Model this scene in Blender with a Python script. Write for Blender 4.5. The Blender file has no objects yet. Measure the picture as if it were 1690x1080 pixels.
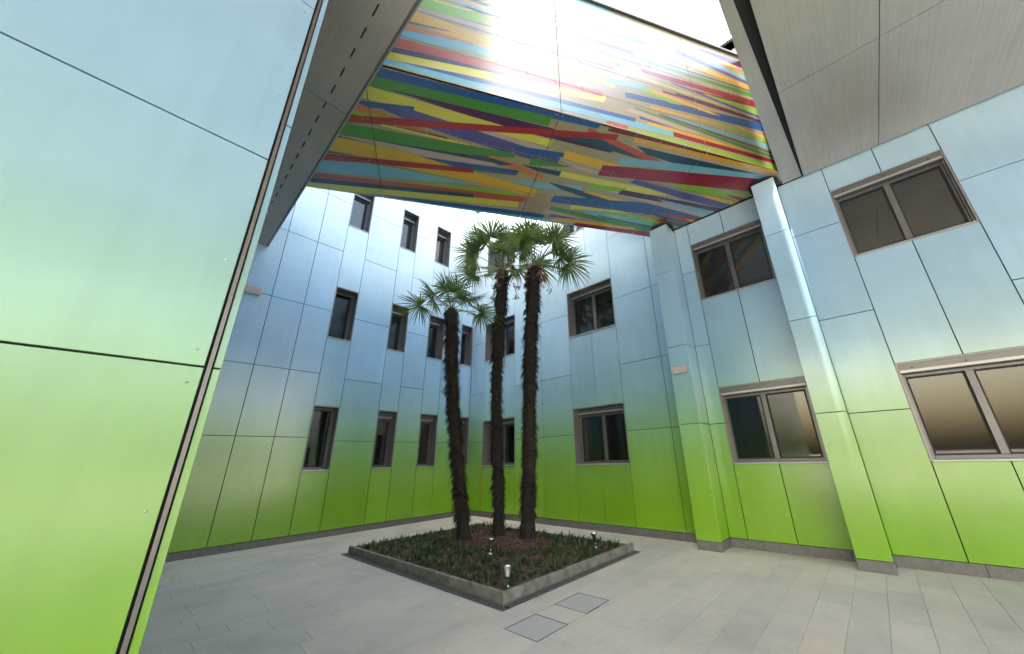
import bpy, bmesh, math, random
from mathutils import Vector, Matrix
random.seed(7)
R = math.radians
scene = bpy.context.scene
COL = scene.collection

# ------------------------------------------------------------------ camera
CAM = Vector((10.336, -7.927, 1.6))
YAW, PITCH, ROLL = 2.2824, 0.3535, -0.028
FPX, CX, CY, W, H = 591.1, 896.06, 540.0, 1690.0, 1080.0
cd = bpy.data.cameras.new('camera')
cam = bpy.data.objects.new('camera', cd)
COL.objects.link(cam)
fw = Vector((math.cos(PITCH) * math.cos(YAW), math.cos(PITCH) * math.sin(YAW), math.sin(PITCH)))
rt = Vector((math.sin(YAW), -math.cos(YAW), 0.0))
up = rt.cross(fw)
r2 = math.cos(ROLL) * rt + math.sin(ROLL) * up
u2 = -math.sin(ROLL) * rt + math.cos(ROLL) * up
m = Matrix((r2, u2, -fw)).transposed().to_4x4()
m.translation = CAM
cam.matrix_world = m
cd.sensor_fit = 'HORIZONTAL'
cd.sensor_width = 36.0
cd.lens = FPX / W * 36.0
cd.shift_x = -(CX - W / 2) / W
cd.shift_y = (CY - H / 2) / W
cd.clip_start = 0.05
cd.clip_end = 2000.0
scene.camera = cam

# ------------------------------------------------------------------ sky, sun, exposure
SUN_AZ, SUN_EL = -88.0, 60.0          # azimuth from +X towards +Y
world = bpy.data.worlds.new('World')
scene.world = world
world.use_nodes = True
wn = world.node_tree
bg = wn.nodes['Background']
sky = wn.nodes.new('ShaderNodeTexSky')
sky.sky_type = 'NISHITA'
sky.sun_disc = False
sky.sun_elevation = R(SUN_EL)
sky.sun_rotation = R(90.0 - SUN_AZ)
sky.altitude = 100.0
sky.air_density = 1.7
sky.dust_density = 7.0
sky.ozone_density = 1.0
wn.links.new(sky.outputs['Color'], bg.inputs['Color'])
bg.inputs['Strength'].default_value = 0.15
sl = bpy.data.lights.new('sun', 'SUN')
sl.energy = 2.0
sl.angle = R(0.6)
sl.color = (1.0, 0.95, 0.87)
so = bpy.data.objects.new('sun', sl)
COL.objects.link(so)
sdir = Vector((math.cos(R(SUN_EL)) * math.cos(R(SUN_AZ)), math.cos(R(SUN_EL)) * math.sin(R(SUN_AZ)), math.sin(R(SUN_EL))))
so.rotation_euler = sdir.to_track_quat('Z', 'Y').to_euler()
so.location = (0, 0, 40)
vs = scene.view_settings
vs.view_transform = 'Standard'
vs.look = 'None'
vs.gamma = 1.0
vs.use_curve_mapping = False
vs.exposure = 3.15
try:
    vs.use_white_balance = True
    vs.white_balance_temperature = 6950
    vs.white_balance_tint = 10
except Exception:
    pass

# ------------------------------------------------------------------ helpers
def link(o, parent=None):
    COL.objects.link(o)
    if parent is not None:
        o.parent = parent
    return o

def empty(name, loc=(0, 0, 0), rz=0.0):
    o = bpy.data.objects.new(name, None)
    o.empty_display_size = 0.2
    o.location = loc
    o.rotation_euler = (0, 0, rz)
    return link(o)

def tag(o, label, cat, group=None):
    o['label'] = label
    o['category'] = cat
    if group:
        o['group'] = group
    return o

class MB:
    """collects polygons with material slots"""
    def __init__(s):
        s.v, s.f, s.mi, s.mats = [], [], [], []
        s.smooth = False
    def slot(s, mat):
        if mat not in s.mats:
            s.mats.append(mat)
        return s.mats.index(mat)
    def poly(s, pts, mat):
        b = len(s.v)
        s.v += [tuple(p) for p in pts]
        s.f.append(tuple(range(b, b + len(pts))))
        s.mi.append(s.slot(mat))
    def box(s, lo, hi, mat):
        x0, y0, z0 = lo
        x1, y1, z1 = hi
        b = len(s.v)
        s.v += [(x0, y0, z0), (x1, y0, z0), (x1, y1, z0), (x0, y1, z0), (x0, y0, z1), (x1, y0, z1), (x1, y1, z1), (x0, y1, z1)]
        k = s.slot(mat)
        for f in ((0, 3, 2, 1), (4, 5, 6, 7), (0, 1, 5, 4), (1, 2, 6, 5), (2, 3, 7, 6), (3, 0, 4, 7)):
            s.f.append(tuple(b + i for i in f))
            s.mi.append(k)
    def cbox(s, lo, hi, mat, c=0.006):
        """box with chamfered edges (convex hull of three shrunken boxes)"""
        bm = bmesh.new()
        for ax in range(3):
            l = [lo[i] + (0 if i == ax else c) for i in range(3)]
            h = [hi[i] - (0 if i == ax else c) for i in range(3)]
            for x in (l[0], h[0]):
                for y in (l[1], h[1]):
                    for z in (l[2], h[2]):
                        bm.verts.new((x, y, z))
        bmesh.ops.convex_hull(bm, input=bm.verts)
        bm.verts.index_update()
        b = len(s.v)
        k = s.slot(mat)
        s.v += [tuple(v.co) for v in bm.verts]
        for f in bm.faces:
            s.f.append(tuple(b + v.index for v in f.verts))
            s.mi.append(k)
        bm.free()
    def prism(s, poly, axis_vec, mat):
        """extrude polygon (list of 3D points) along vec"""
        a = [Vector(p) for p in poly]
        b_ = [p + Vector(axis_vec) for p in a]
        s.poly(a[::-1], mat)
        s.poly(b_, mat)
        n = len(a)
        for i in range(n):
            j = (i + 1) % n
            s.poly([a[i], a[j], b_[j], b_[i]], mat)
    def tube(s, pts, rads, mat, n=8, caps=True):
        rings = []
        k = s.slot(mat)
        for i, p in enumerate(pts):
            p = Vector(p)
            d = Vector(pts[min(i + 1, len(pts) - 1)]) - Vector(pts[max(i - 1, 0)])
            d.normalize()
            a = d.orthogonal().normalized() if abs(d.z) < 0.99 else Vector((1, 0, 0))
            a = (a - d * a.dot(d)).normalized()
            c = d.cross(a)
            b = len(s.v)
            for j in range(n):
                t = 2 * math.pi * j / n
                s.v.append(tuple(p + (a * math.cos(t) + c * math.sin(t)) * rads[i]))
            rings.append(b)
        for i in range(len(rings) - 1):
            for j in range(n):
                s.f.append((rings[i] + j, rings[i] + (j + 1) % n, rings[i + 1] + (j + 1) % n, rings[i + 1] + j))
                s.mi.append(k)
        if caps:
            s.f.append(tuple(rings[0] + j for j in reversed(range(n))))
            s.mi.append(k)
            s.f.append(tuple(rings[-1] + j for j in range(n)))
            s.mi.append(k)
    def lathe(s, c, prof, mat, n=20):
        k = s.slot(mat)
        rings = []
        for r, z in prof:
            b = len(s.v)
            for j in range(n):
                t = 2 * math.pi * j / n
                s.v.append((c[0] + r * math.cos(t), c[1] + r * math.sin(t), c[2] + z))
            rings.append(b)
        for i in range(len(rings) - 1):
            for j in range(n):
                s.f.append((rings[i] + j, rings[i] + (j + 1) % n, rings[i + 1] + (j + 1) % n, rings[i + 1] + j))
                s.mi.append(k)
    def build(s, name, parent=None, smooth=False):
        me = bpy.data.meshes.new(name)
        me.from_pydata(s.v, [], s.f)
        for mt in s.mats:
            me.materials.append(mt)
        me.polygons.foreach_set('material_index', s.mi)
        if smooth:
            me.polygons.foreach_set('use_smooth', [True] * len(s.f))
        me.update()
        return link(bpy.data.objects.new(name, me), parent)

def clip(poly, a, b, c):
    """keep part of 2D polygon with a*x + b*y <= c"""
    out = []
    n = len(poly)
    for i in range(n):
        p, q = poly[i], poly[(i + 1) % n]
        dp, dq = a * p[0] + b * p[1] - c, a * q[0] + b * q[1] - c
        if dp <= 0:
            out.append(p)
        if (dp < 0 < dq) or (dq < 0 < dp):
            t = dp / (dp - dq)
            out.append((p[0] + (q[0] - p[0]) * t, p[1] + (q[1] - p[1]) * t))
    return out

def clip_rect(poly, x0, x1, y0, y1):
    for a, b, c in ((-1, 0, -x0), (1, 0, x1), (0, -1, -y0), (0, 1, y1)):
        if len(poly) < 3:
            return []
        poly = clip(poly, a, b, c)
    return poly if len(poly) > 2 else []

# ------------------------------------------------------------------ materials
MATS = {}
def mat(name):
    mt = bpy.data.materials.new(name)
    mt.use_nodes = True
    MATS[name] = mt
    nt = mt.node_tree
    return mt, nt, nt.nodes['Principled BSDF']

def noise(nt, scale, detail=3.0, rough=0.5, coord='Object', vscale=None):
    tc = nt.nodes.new('ShaderNodeTexCoord')
    src = tc.outputs[coord]
    if coord == 'World':
        src = None
    n = nt.nodes.new('ShaderNodeTexNoise')
    n.inputs['Scale'].default_value = scale
    n.inputs['Detail'].default_value = detail
    n.inputs['Roughness'].default_value = rough
    if vscale:
        mp = nt.nodes.new('ShaderNodeMapping')
        mp.inputs['Scale'].default_value = vscale
        nt.links.new(src, mp.inputs['Vector'])
        src = mp.outputs['Vector']
    nt.links.new(src, n.inputs['Vector'])
    return n

def ramp(nt, fac, stops, interp='LINEAR'):
    r = nt.nodes.new('ShaderNodeValToRGB')
    r.color_ramp.interpolation = interp
    els = r.color_ramp.elements
    while len(els) < len(stops):
        els.new(0.5)
    for e, (p, c) in zip(els, stops):
        e.position = p
        e.color = (*c, 1.0) if len(c) == 3 else c
    if fac is not None:
        nt.links.new(fac, r.inputs['Fac'])
    return r

def mixc(nt, a, b, fac, mode='MIX'):
    x = nt.nodes.new('ShaderNodeMix')
    x.data_type = 'RGBA'
    x.blend_type = mode
    for sock, v in ((x.inputs[6], a), (x.inputs[7], b)):
        if isinstance(v, (tuple, list)):
            sock.default_value = (*v, 1.0)
        else:
            nt.links.new(v, sock)
    if isinstance(fac, (int, float)):
        x.inputs[0].default_value = fac
    else:
        nt.links.new(fac, x.inputs[0])
    return x.outputs[2]

def bump(nt, bsdf, height, strength=0.3, dist=0.01):
    b = nt.nodes.new('ShaderNodeBump')
    b.inputs['Strength'].default_value = strength
    b.inputs['Distance'].default_value = dist
    nt.links.new(height, b.inputs['Height'])
    nt.links.new(b.outputs['Normal'], bsdf.inputs['Normal'])

def obj_random(nt):
    oi = nt.nodes.new('ShaderNodeObjectInfo')
    return oi.outputs['Random']

def plain(name, col, rough=0.5, metal=0.0, ior=1.5, var=0.12, scale=6.0, bmp=0.0):
    mt, nt, b = mat(name)
    n = noise(nt, scale, 4.0)
    lo = tuple(c * (1 - var) for c in col)
    hi = tuple(min(1, c * (1 + var)) for c in col)
    r = ramp(nt, n.outputs['Fac'], [(0.3, lo), (0.7, hi)])
    nt.links.new(r.outputs['Color'], b.inputs['Base Color'])
    b.inputs['Roughness'].default_value = rough
    b.inputs['Metallic'].default_value = metal
    b.inputs['IOR'].default_value = ior
    if bmp:
        bump(nt, b, n.outputs['Fac'], bmp, 0.01)
    return mt

PANEL_ROUGH, PANEL_IOR = 0.2, 1.75
def make_panel():
    mt, nt, b = mat('gradient_panel')
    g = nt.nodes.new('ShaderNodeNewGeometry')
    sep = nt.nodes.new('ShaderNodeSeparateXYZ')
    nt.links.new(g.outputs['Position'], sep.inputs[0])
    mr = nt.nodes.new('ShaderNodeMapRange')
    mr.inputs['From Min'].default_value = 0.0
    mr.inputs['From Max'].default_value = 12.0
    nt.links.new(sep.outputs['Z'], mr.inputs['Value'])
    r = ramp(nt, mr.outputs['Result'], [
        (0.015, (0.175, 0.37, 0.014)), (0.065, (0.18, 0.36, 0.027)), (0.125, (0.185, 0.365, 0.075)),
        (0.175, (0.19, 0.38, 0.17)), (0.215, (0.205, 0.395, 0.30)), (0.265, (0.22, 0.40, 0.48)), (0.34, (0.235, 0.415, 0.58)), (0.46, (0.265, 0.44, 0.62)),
        (0.58, (0.39, 0.55, 0.65)), (0.76, (0.60, 0.71, 0.77)), (1.0, (0.70, 0.76, 0.80))])  # top stops whitened to imitate sky reflection on the high panels
    n = noise(nt, 1.3, 2.0)
    rr = ramp(nt, n.outputs['Fac'], [(0.3, (0.95, 0.95, 0.95)), (0.7, (1.04, 1.04, 1.04))])
    c = mixc(nt, r.outputs['Color'], rr.outputs['Color'], 1.0, 'MULTIPLY')
    st = noise(nt, 1.0, 5.0, 0.6, 'Object', (7.0, 7.0, 0.35))
    sr_ = ramp(nt, st.outputs['Fac'], [(0.32, (0.90, 0.905, 0.90)), (0.6, (1.02, 1.02, 1.02))])
    c = mixc(nt, c, sr_.outputs['Color'], 0.4, 'MULTIPLY')
    ri = ramp(nt, obj_random(nt), [(0.0, (0.92, 0.93, 0.93)), (1.0, (1.05, 1.05, 1.05))])
    c = mixc(nt, c, ri.outputs['Color'], 1.0, 'MULTIPLY')
    nt.links.new(c, b.inputs['Base Color'])
    n2 = noise(nt, 3.0, 4.0)
    rg = ramp(nt, n2.outputs['Fac'], [(0.3, (PANEL_ROUGH - 0.03,) * 3), (0.7, (PANEL_ROUGH + 0.04,) * 3)])
    nt.links.new(rg.outputs['Color'], b.inputs['Roughness'])
    b.inputs['IOR'].default_value = PANEL_IOR
    n3 = noise(nt, 0.9, 1.0)
    bump(nt, b, n3.outputs['Fac'], 0.12, 0.02)
    return mt
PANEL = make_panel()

# print colours of the bridge cladding
INK = {
    'B': (0.014, 0.086, 0.276), 'G': (0.052, 0.218, 0.046), 'P': (0.063, 0.014, 0.069), 'T': (0.016, 0.057, 0.098),
    'V': (0.069, 0.069, 0.253), 'Y': (0.575, 0.540, 0.086), 'O': (0.506, 0.172, 0.063), 'L': (0.196, 0.414, 0.034),
    'R': (0.310, 0.014, 0.029), 'D': (0.241, 0.011, 0.032), 'M': (0.172, 0.014, 0.025), 'E': (0.414, 0.075, 0.052),
    'A': (0.60, 0.36, 0.045), 'S': (0.098, 0.103, 0.115), 'C': (0.149, 0.391, 0.506), 'K': (0.43, 0.33, 0.30),
    'Z': (0.26, 0.27, 0.28), 'N': (0.029, 0.040, 0.086), 'H': (0.310, 0.270, 0.167),
}
def make_ink(k, col):
    mt, nt, b = mat('print_ink_' + {'B': 'blue', 'G': 'green', 'P': 'purple', 'T': 'teal', 'V': 'violet', 'Y': 'yellow', 'O': 'orange', 'L': 'lime', 'R': 'red', 'D': 'crimson', 'M': 'maroon', 'E': 'brick', 'A': 'amber', 'S': 'slate', 'C': 'sky_blue', 'K': 'pink', 'N': 'navy', 'H': 'khaki', 'Z': 'grey'}[k])
    n = noise(nt, 2.0, 3.0)
    r = ramp(nt, n.outputs['Fac'], [(0.3, tuple(c * 0.93 for c in col)), (0.7, tuple(c * 1.06 for c in col))])
    nt.links.new(r.outputs['Color'], b.inputs['Base Color'])
    b.inputs['Roughness'].default_value = 0.24
    b.inputs['IOR'].default_value = 1.95
    n3 = noise(nt, 0.8, 1.0)
    bump(nt, b, n3.outputs['Fac'], 0.10, 0.02)
    return mt
INKM = {k: make_ink(k, c) for k, c in INK.items()}

def make_brushed(name, col, rough=0.42, metal=0.55, sc=(1.2, 60.0, 60.0)):
    mt, nt, b = mat(name)
    n = noise(nt, 1.0, 5.0, 0.65, 'Object', sc)
    n2 = noise(nt, 1.1, 4.0)
    r = ramp(nt, n.outputs['Fac'], [(0.25, tuple(c * 0.86 for c in col)), (0.75, tuple(c * 1.12 for c in col))])
    r2_ = ramp(nt, n2.outputs['Fac'], [(0.25, (0.88, 0.89, 0.88)), (0.75, (1.08, 1.05, 1.04))])
    c = mixc(nt, r.outputs['Color'], r2_.outputs['Color'], 1.0, 'MULTIPLY')
    nt.links.new(c, b.inputs['Base Color'])
    b.inputs['Roughness'].default_value = rough
    b.inputs['Metallic'].default_value = metal
    bump(nt, b, n.outputs['Fac'], 0.06, 0.004)
    return mt
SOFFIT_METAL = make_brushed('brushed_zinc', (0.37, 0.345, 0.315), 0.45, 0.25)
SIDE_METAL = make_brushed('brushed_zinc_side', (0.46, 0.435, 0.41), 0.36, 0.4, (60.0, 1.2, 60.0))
FRAME = plain('bronze_frame', (0.125, 0.127, 0.132), 0.32, 0.35, 1.5, 0.08, 3.0)
REVEAL = make_brushed('reveal_metal', (0.205, 0.206, 0.213), 0.36, 0.45, (3.0, 3.0, 40.0))
SILL = plain('sill_metal', (0.37, 0.37, 0.375), 0.35, 0.4, 1.5, 0.06)
DARK = plain('dark_gap', (0.012, 0.013, 0.014), 0.7)
TRIM = plain('bronze_trim', (0.165, 0.155, 0.15), 0.35, 0.5)
PLINTH = plain('plinth_stone', (0.135, 0.128, 0.125), 0.55, 0, 1.5, 0.18, 14.0, 0.15)
ROOM = plain('room_dark', (0.055, 0.052, 0.05), 0.9)
CURTAIN = plain('room_blind', (0.62, 0.60, 0.56), 0.8)
RENDER = plain('grey_render', (0.62, 0.63, 0.64), 0.8)
LAMPBODY = plain('lamp_beige', (0.36, 0.31, 0.28), 0.45)
STEEL = plain('polished_steel', (0.60, 0.60, 0.61), 0.18, 1.0)
GALV = plain('galvanised_grate', (0.19, 0.195, 0.20), 0.45, 0.7)
RIVET = plain('rivet_steel', (0.55, 0.55, 0.55), 0.3, 0.6)
LENS = plain('lamp_lens', (0.55, 0.57, 0.6), 0.08)

def make_glass():
    mt, nt, b = mat('window_glass')
    b.inputs['Base Color'].default_value = (0.015, 0.02, 0.022, 1)
    b.inputs['Roughness'].default_value = 0.02
    b.inputs['IOR'].default_value = 1.9
    tr = nt.nodes.new('ShaderNodeBsdfTransparent')
    tr.inputs['Color'].default_value = (0.62, 0.70, 0.70, 1)
    mx = nt.nodes.new('ShaderNodeMixShader')
    mx.inputs[0].default_value = 0.4
    nt.links.new(b.outputs[0], mx.inputs[1])
    nt.links.new(tr.outputs[0], mx.inputs[2])
    nt.links.new(mx.outputs[0], nt.nodes['Material Output'].inputs['Surface'])
    n = noise(nt, 1.2, 1.0)
    bump(nt, b, n.outputs['Fac'], 0.05, 0.01)
    return mt
GLASS = make_glass()

def make_paving():
    mt, nt, b = mat('paving_stone')
    tc = nt.nodes.new('ShaderNodeTexCoord')
    va = nt.nodes.new('ShaderNodeVectorMath')
    va.operation = 'MULTIPLY_ADD'
    nt.links.new(obj_random(nt), va.inputs[0])
    va.inputs[1].default_value = (37.0, 19.0, 53.0)
    nt.links.new(tc.outputs['Object'], va.inputs[2])
    def pn(scale, det, rg, sc=None):
        n = nt.nodes.new('ShaderNodeTexNoise')
        n.inputs['Scale'].default_value = scale
        n.inputs['Detail'].default_value = det
        n.inputs['Roughness'].default_value = rg
        src = va.outputs[0]
        if sc:
            mp = nt.nodes.new('ShaderNodeMapping')
            mp.inputs['Scale'].default_value = sc
            nt.links.new(src, mp.inputs['Vector'])
            src = mp.outputs['Vector']
        nt.links.new(src, n.inputs['Vector'])
        return n
    vein = pn(1.0, 8.0, 0.68, (4.2, 2.0, 4.0))
    fine = noise(nt, 70.0, 5.0, 0.75)
    big = noise(nt, 0.7, 5.0, 0.6)
    c1 = ramp(nt, vein.outputs['Fac'], [(0.28, (0.40, 0.395, 0.37)), (0.48, (0.45, 0.44, 0.41)), (0.62, (0.47, 0.45, 0.41)), (0.78, (0.48, 0.435, 0.385))])
    tint = ramp(nt, obj_random(nt), [(0.0, (0.91, 0.925, 0.93)), (0.35, (0.98, 0.985, 0.98)), (0.75, (1.02, 1.01, 1.0)), (0.93, (1.03, 1.01, 0.985)), (1.0, (1.06, 1.0, 0.95))])
    f2 = ramp(nt, fine.outputs['Fac'], [(0.25, (0.72, 0.72, 0.72)), (0.7, (1.12, 1.12, 1.12))])
    b2 = ramp(nt, big.outputs['Fac'], [(0.3, (0.80, 0.81, 0.81)), (0.5, (0.97, 0.97, 0.97)), (0.7, (1.06, 1.05, 1.03))])
    c = mixc(nt, c1.outputs['Color'], tint.outputs['Color'], 1.0, 'MULTIPLY')
    c = mixc(nt, c, f2.outputs['Color'], 1.0, 'MULTIPLY')
    c = mixc(nt, c, b2.outputs['Color'], 1.0, 'MULTIPLY')
    nt.links.new(c, b.inputs['Base Color'])
    b.inputs['Roughness'].default_value = 0.8
    bump(nt, b, fine.outputs['Fac'], 0.25, 0.004)
    return mt
PAVE = make_paving()
GROUT = plain('paving_grout', (0.24, 0.235, 0.225), 0.9, 0, 1.5, 0.15, 20)
HFRAME = plain('hatch_frame', (0.20, 0.20, 0.195), 0.5, 0.5)
CONCRETE = plain('curb_concrete', (0.155, 0.155, 0.14), 0.8, 0, 1.5, 0.38, 7.0, 0.2)
HATCH = plain('hatch_infill', (0.335, 0.345, 0.345), 0.7, 0, 1.5, 0.14, 90.0, 0.2)
SOIL = plain('bed_soil', (0.075, 0.05, 0.035), 0.95, 0, 1.5, 0.5, 25.0, 0.8)
MULCH = plain('mulch_chips', (0.115, 0.06, 0.052), 0.9, 0, 1.5, 0.4, 40.0)

def make_leaf(name, c0, c1, c2, trans=0.25, scale=6.0):
    mt, nt, b = mat(name)
    n = noise(nt, scale, 3.0)
    r = ramp(nt, n.outputs['Fac'], [(0.3, c0), (0.5, c1), (0.72, c2)])
    nt.links.new(r.outputs['Color'], b.inputs['Base Color'])
    b.inputs['Roughness'].default_value = 0.42
    tl = nt.nodes.new('ShaderNodeBsdfTranslucent')
    hs = mixc(nt, r.outputs['Color'], (0.25, 0.33, 0.03), 0.35)
    nt.links.new(hs, tl.inputs['Color'])
    mx = nt.nodes.new('ShaderNodeMixShader')
    mx.inputs[0].default_value = trans
    nt.links.new(b.outputs[0], mx.inputs[1])
    nt.links.new(tl.outputs[0], mx.inputs[2])
    nt.links.new(mx.outputs[0], nt.nodes['Material Output'].inputs['Surface'])
    return mt
FROND = make_leaf('palm_frond', (0.026, 0.058, 0.018), (0.046, 0.094, 0.026), (0.09, 0.155, 0.045), 0.36)
TUFT = make_leaf('ground_cover_leaf', (0.022, 0.042, 0.016), (0.036, 0.066, 0.022), (0.065, 0.10, 0.035), 0.2, 2.5)
FIBRE = plain('palm_fibre', (0.024, 0.0185, 0.016), 0.95, 0, 1.5, 0.5, 12.0)
BARK = plain('palm_bark', (0.026, 0.0205, 0.018), 0.95, 0, 1.5, 0.45, 20.0, 0.9)
DEAD = plain('dead_frond', (0.17, 0.105, 0.055), 0.85, 0, 1.5, 0.35, 9.0)
STALK = plain('petiole', (0.10, 0.14, 0.05), 0.5, 0, 1.5, 0.25, 8.0)
SOFFIT_STRIPES = [
('B', -0.789, 0.274, -0.621, 0.063, 3.406, 0.004, 3.381, 0.112),
('G', -0.824, 0.44, -0.688, 0.223, 2.561, 0.114, 2.549, 0.296),
('P', 0.023, 0.354, 2.555, 0.316, 3.888, 0.42, 3.838, 0.519, 1.699, 0.524),
('K', -0.013, 0.547, 1.344, 0.61, 2.776, 0.75, 2.669, 0.826, 1, 0.82),
('Y', -0.948, 0.596, -0.841, 0.355, 2.709, 0.551, 2.707, 0.7),
('B', -1.033, 0.903, -0.934, 0.756, 0.409, 0.549, 0.395, 0.643),
('V', -0.207, 0.704, 0.429, 0.618, 2.987, 0.888, 2.962, 1.084, 2.102, 1.053, 0.555, 0.892),
('B', 1.958, 0.858, 3.045, 0.751, 3.03, 0.856, 2.449, 0.974),
('O', -1.075, 0.749, -0.958, 0.618, 2.841, 1.399, 2.785, 1.516),
('L', -1.129, 1.057, -1.054, 0.96, 0.044, 0.842, -0.042, 0.882),
('P', -0.468, 1.016, 0.919, 0.993, 0.968, 1.038, -0.245, 1.036),
('Y', -0.143, 1.066, -0.097, 1.02, 1.3, 1.034, 1.364, 1.084),
('T', 2.797, 0.436, 3.668, 0.264, 4.887, 0.466, 4.607, 0.503),
('E', 3.236, 0.131, 4.941, 0.437, 4.663, 0.516, 3.24, 0.233),
('R', -1.297, 1.278, -1.186, 1.101, 3.794, 0.114, 3.803, 0.231),
('T', -1.44, 1.499, -1.385, 1.426, 1.518, 1.207, 2.181, 1.284, 1.957, 1.362, 0.848, 1.497),
('K', -1.385, 1.448, 1.796, 1.344, 1.961, 1.382, 0.95, 1.55),
('B', 0.198, 1.583, 2.317, 1.397, 2.292, 1.523, 0.856, 1.681),
('S', 1.158, 1.631, 2.311, 1.488, 2.269, 1.545, 1.577, 1.636),
('A', -1.654, 1.827, -1.467, 1.49, 0.085, 1.519, 2.803, 1.812, 2.805, 2.029),
('S', -1.691, 2.012, -1.645, 1.897, -0.452, 1.834),
('G', -1.427, 1.494, -1.221, 1.199, 2.171, 1.014, 2.144, 1.122, 1.327, 1.281),
('R', -1.822, 2.217, -1.705, 2.027, 1.474, 1.577, 1.479, 1.7),
('C', -2.018, 2.581, -1.864, 2.251, -0.425, 1.988, 1.681, 1.978, 0.61, 2.16),
('L', 0.195, 2.207, 2.382, 2.024, 2.399, 2.151, 1.655, 2.193),
('E', -2.164, 2.782, -2.033, 2.567, 2.651, 2.09, 2.624, 2.27),
('K', 1.061, 2.542, 2.851, 2.525, 2.922, 2.617, 1.599, 2.658),
('T', -2.227, 2.922, -2.119, 2.753, 1.564, 2.288, 1.556, 2.413),
('Y', -2.33, 3.103, -2.212, 2.904, 2.533, 2.277, 2.533, 2.456),
('B', -0.477, 2.841, 2.919, 2.537, 3.224, 2.565, 3.193, 2.678, 1.501, 2.859),
('C', 0.053, 2.93, 0.277, 2.877, 3.968, 2.626, 3.988, 2.799),
('C', 2.136, 1.699, 3.679, 1.458, 3.706, 1.594, 2.844, 1.75),
('T', 2.304, 1.235, 3.128, 1.197, 3.128, 1.326, 2.656, 1.316),
('G', 2.459, 1.205, 2.463, 1.024, 3.32, 1.025, 2.982, 1.107),
('K', 3.03, 0.931, 3.874, 0.956, 3.849, 1.092, 3.476, 1.054),
('Y', 3.118, 1.329, 3.125, 1.19, 5.483, 1.131, 5.824, 1.169, 5.125, 1.31),
('G', 3.034, 0.868, 3.9, 0.89, 3.706, 0.916),
('A', 3.022, 0.865, 3.025, 0.698, 4.145, 0.734, 3.835, 0.938),
('K', 4.219, 0.21, 8.321, 0.019, 8.315, 0.144, 5.663, 0.246),
('T', 4.212, 0.244, 8.427, 0.139, 8.314, 0.235, 5.354, 0.42, 4.522, 0.37),
('A', 4.075, 0.063, 8.244, -0.068, 8.398, 0.071, 4.122, 0.189),
('M', 3.558, -0.001, 8.157, -0.133, 8.282, -0.021, 3.575, 0.102),
('C', 4.084, 0.569, 4.978, 0.419, 8.446, 0.013, 8.274, 0.19, 5.15, 0.573, 4.106, 0.695),
('G', 4.1, 0.761, 8.34, 0.123, 8.357, 0.241),
('L', 5.097, 0.865, 8.702, 0.617, 8.605, 0.745, 6.139, 0.982),
('A', 6.128, 0.968, 7.324, 0.935, 7.143, 1.149, 6.596, 1.091),
('R', 6.734, 0.834, 7.363, 0.822, 7.293, 0.944),
('D', 3.836, 0.821, 8.357, 0.066, 8.505, 0.454, 3.849, 1.092),
('V', 4.57, 1.093, 4.64, 0.985, 7.161, 1.086, 7.124, 1.254, 5.823, 1.214),
('K', 4.209, 1.444, 5.129, 1.318, 6.923, 1.556, 6.804, 1.695),
('P', 4.511, 1.473, 4.514, 1.325, 7.086, 1.254, 7.025, 1.403),
('C', 5.443, 1.375, 6.971, 1.387, 6.923, 1.556, 5.72, 1.466),
('L', 3.818, 1.353, 4.627, 1.259, 4.503, 1.388, 3.824, 1.518),
('T', 2.956, 1.539, 3.379, 1.55, 4.828, 1.705, 4.265, 1.823, 3.303, 1.672),
('A', 3.779, 1.616, 3.847, 1.554, 4.919, 1.623, 4.762, 1.733),
('Y', 3.671, 2.055, 5.506, 1.904, 3.693, 2.193),
('B', 3.183, 2.096, 3.204, 1.882, 5.279, 1.551, 6.965, 1.651, 6.732, 1.802),
('R', 5.512, 1.8, 6.843, 1.695, 6.726, 1.892),
('T', 5.602, 1.826, 6.766, 1.892, 6.585, 2.124, 5.955, 2.015),
('A', 6.457, 1.801, 6.87, 1.775, 6.791, 1.874),
('C', 4.032, 2.119, 6.007, 2.089, 5.834, 2.295, 4.054, 2.264),
('L', 4.408, 2.045, 6.235, 2.027, 5.986, 2.173, 4.557, 2.135),
('E', 5.529, 1.94, 6.334, 2.055, 6.118, 2.137),
('S', 4.319, 2.222, 5.887, 2.257, 5.818, 2.392, 4.713, 2.302),
('K', 3.122, 2.491, 3.151, 2.334, 4.07, 2.447, 3.984, 2.578),
('G', 3.249, 2.356, 3.273, 2.213, 5.925, 2.351, 5.883, 2.493),
('A', 3.393, 2.708, 3.49, 2.554, 5.456, 2.433, 5.635, 2.536),
('V', 3.32, 2.59, 3.328, 2.474, 4.189, 2.478),
('D', 3.992, 2.81, 4.004, 2.627, 5.944, 2.5, 6.066, 2.689),
]
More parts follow.
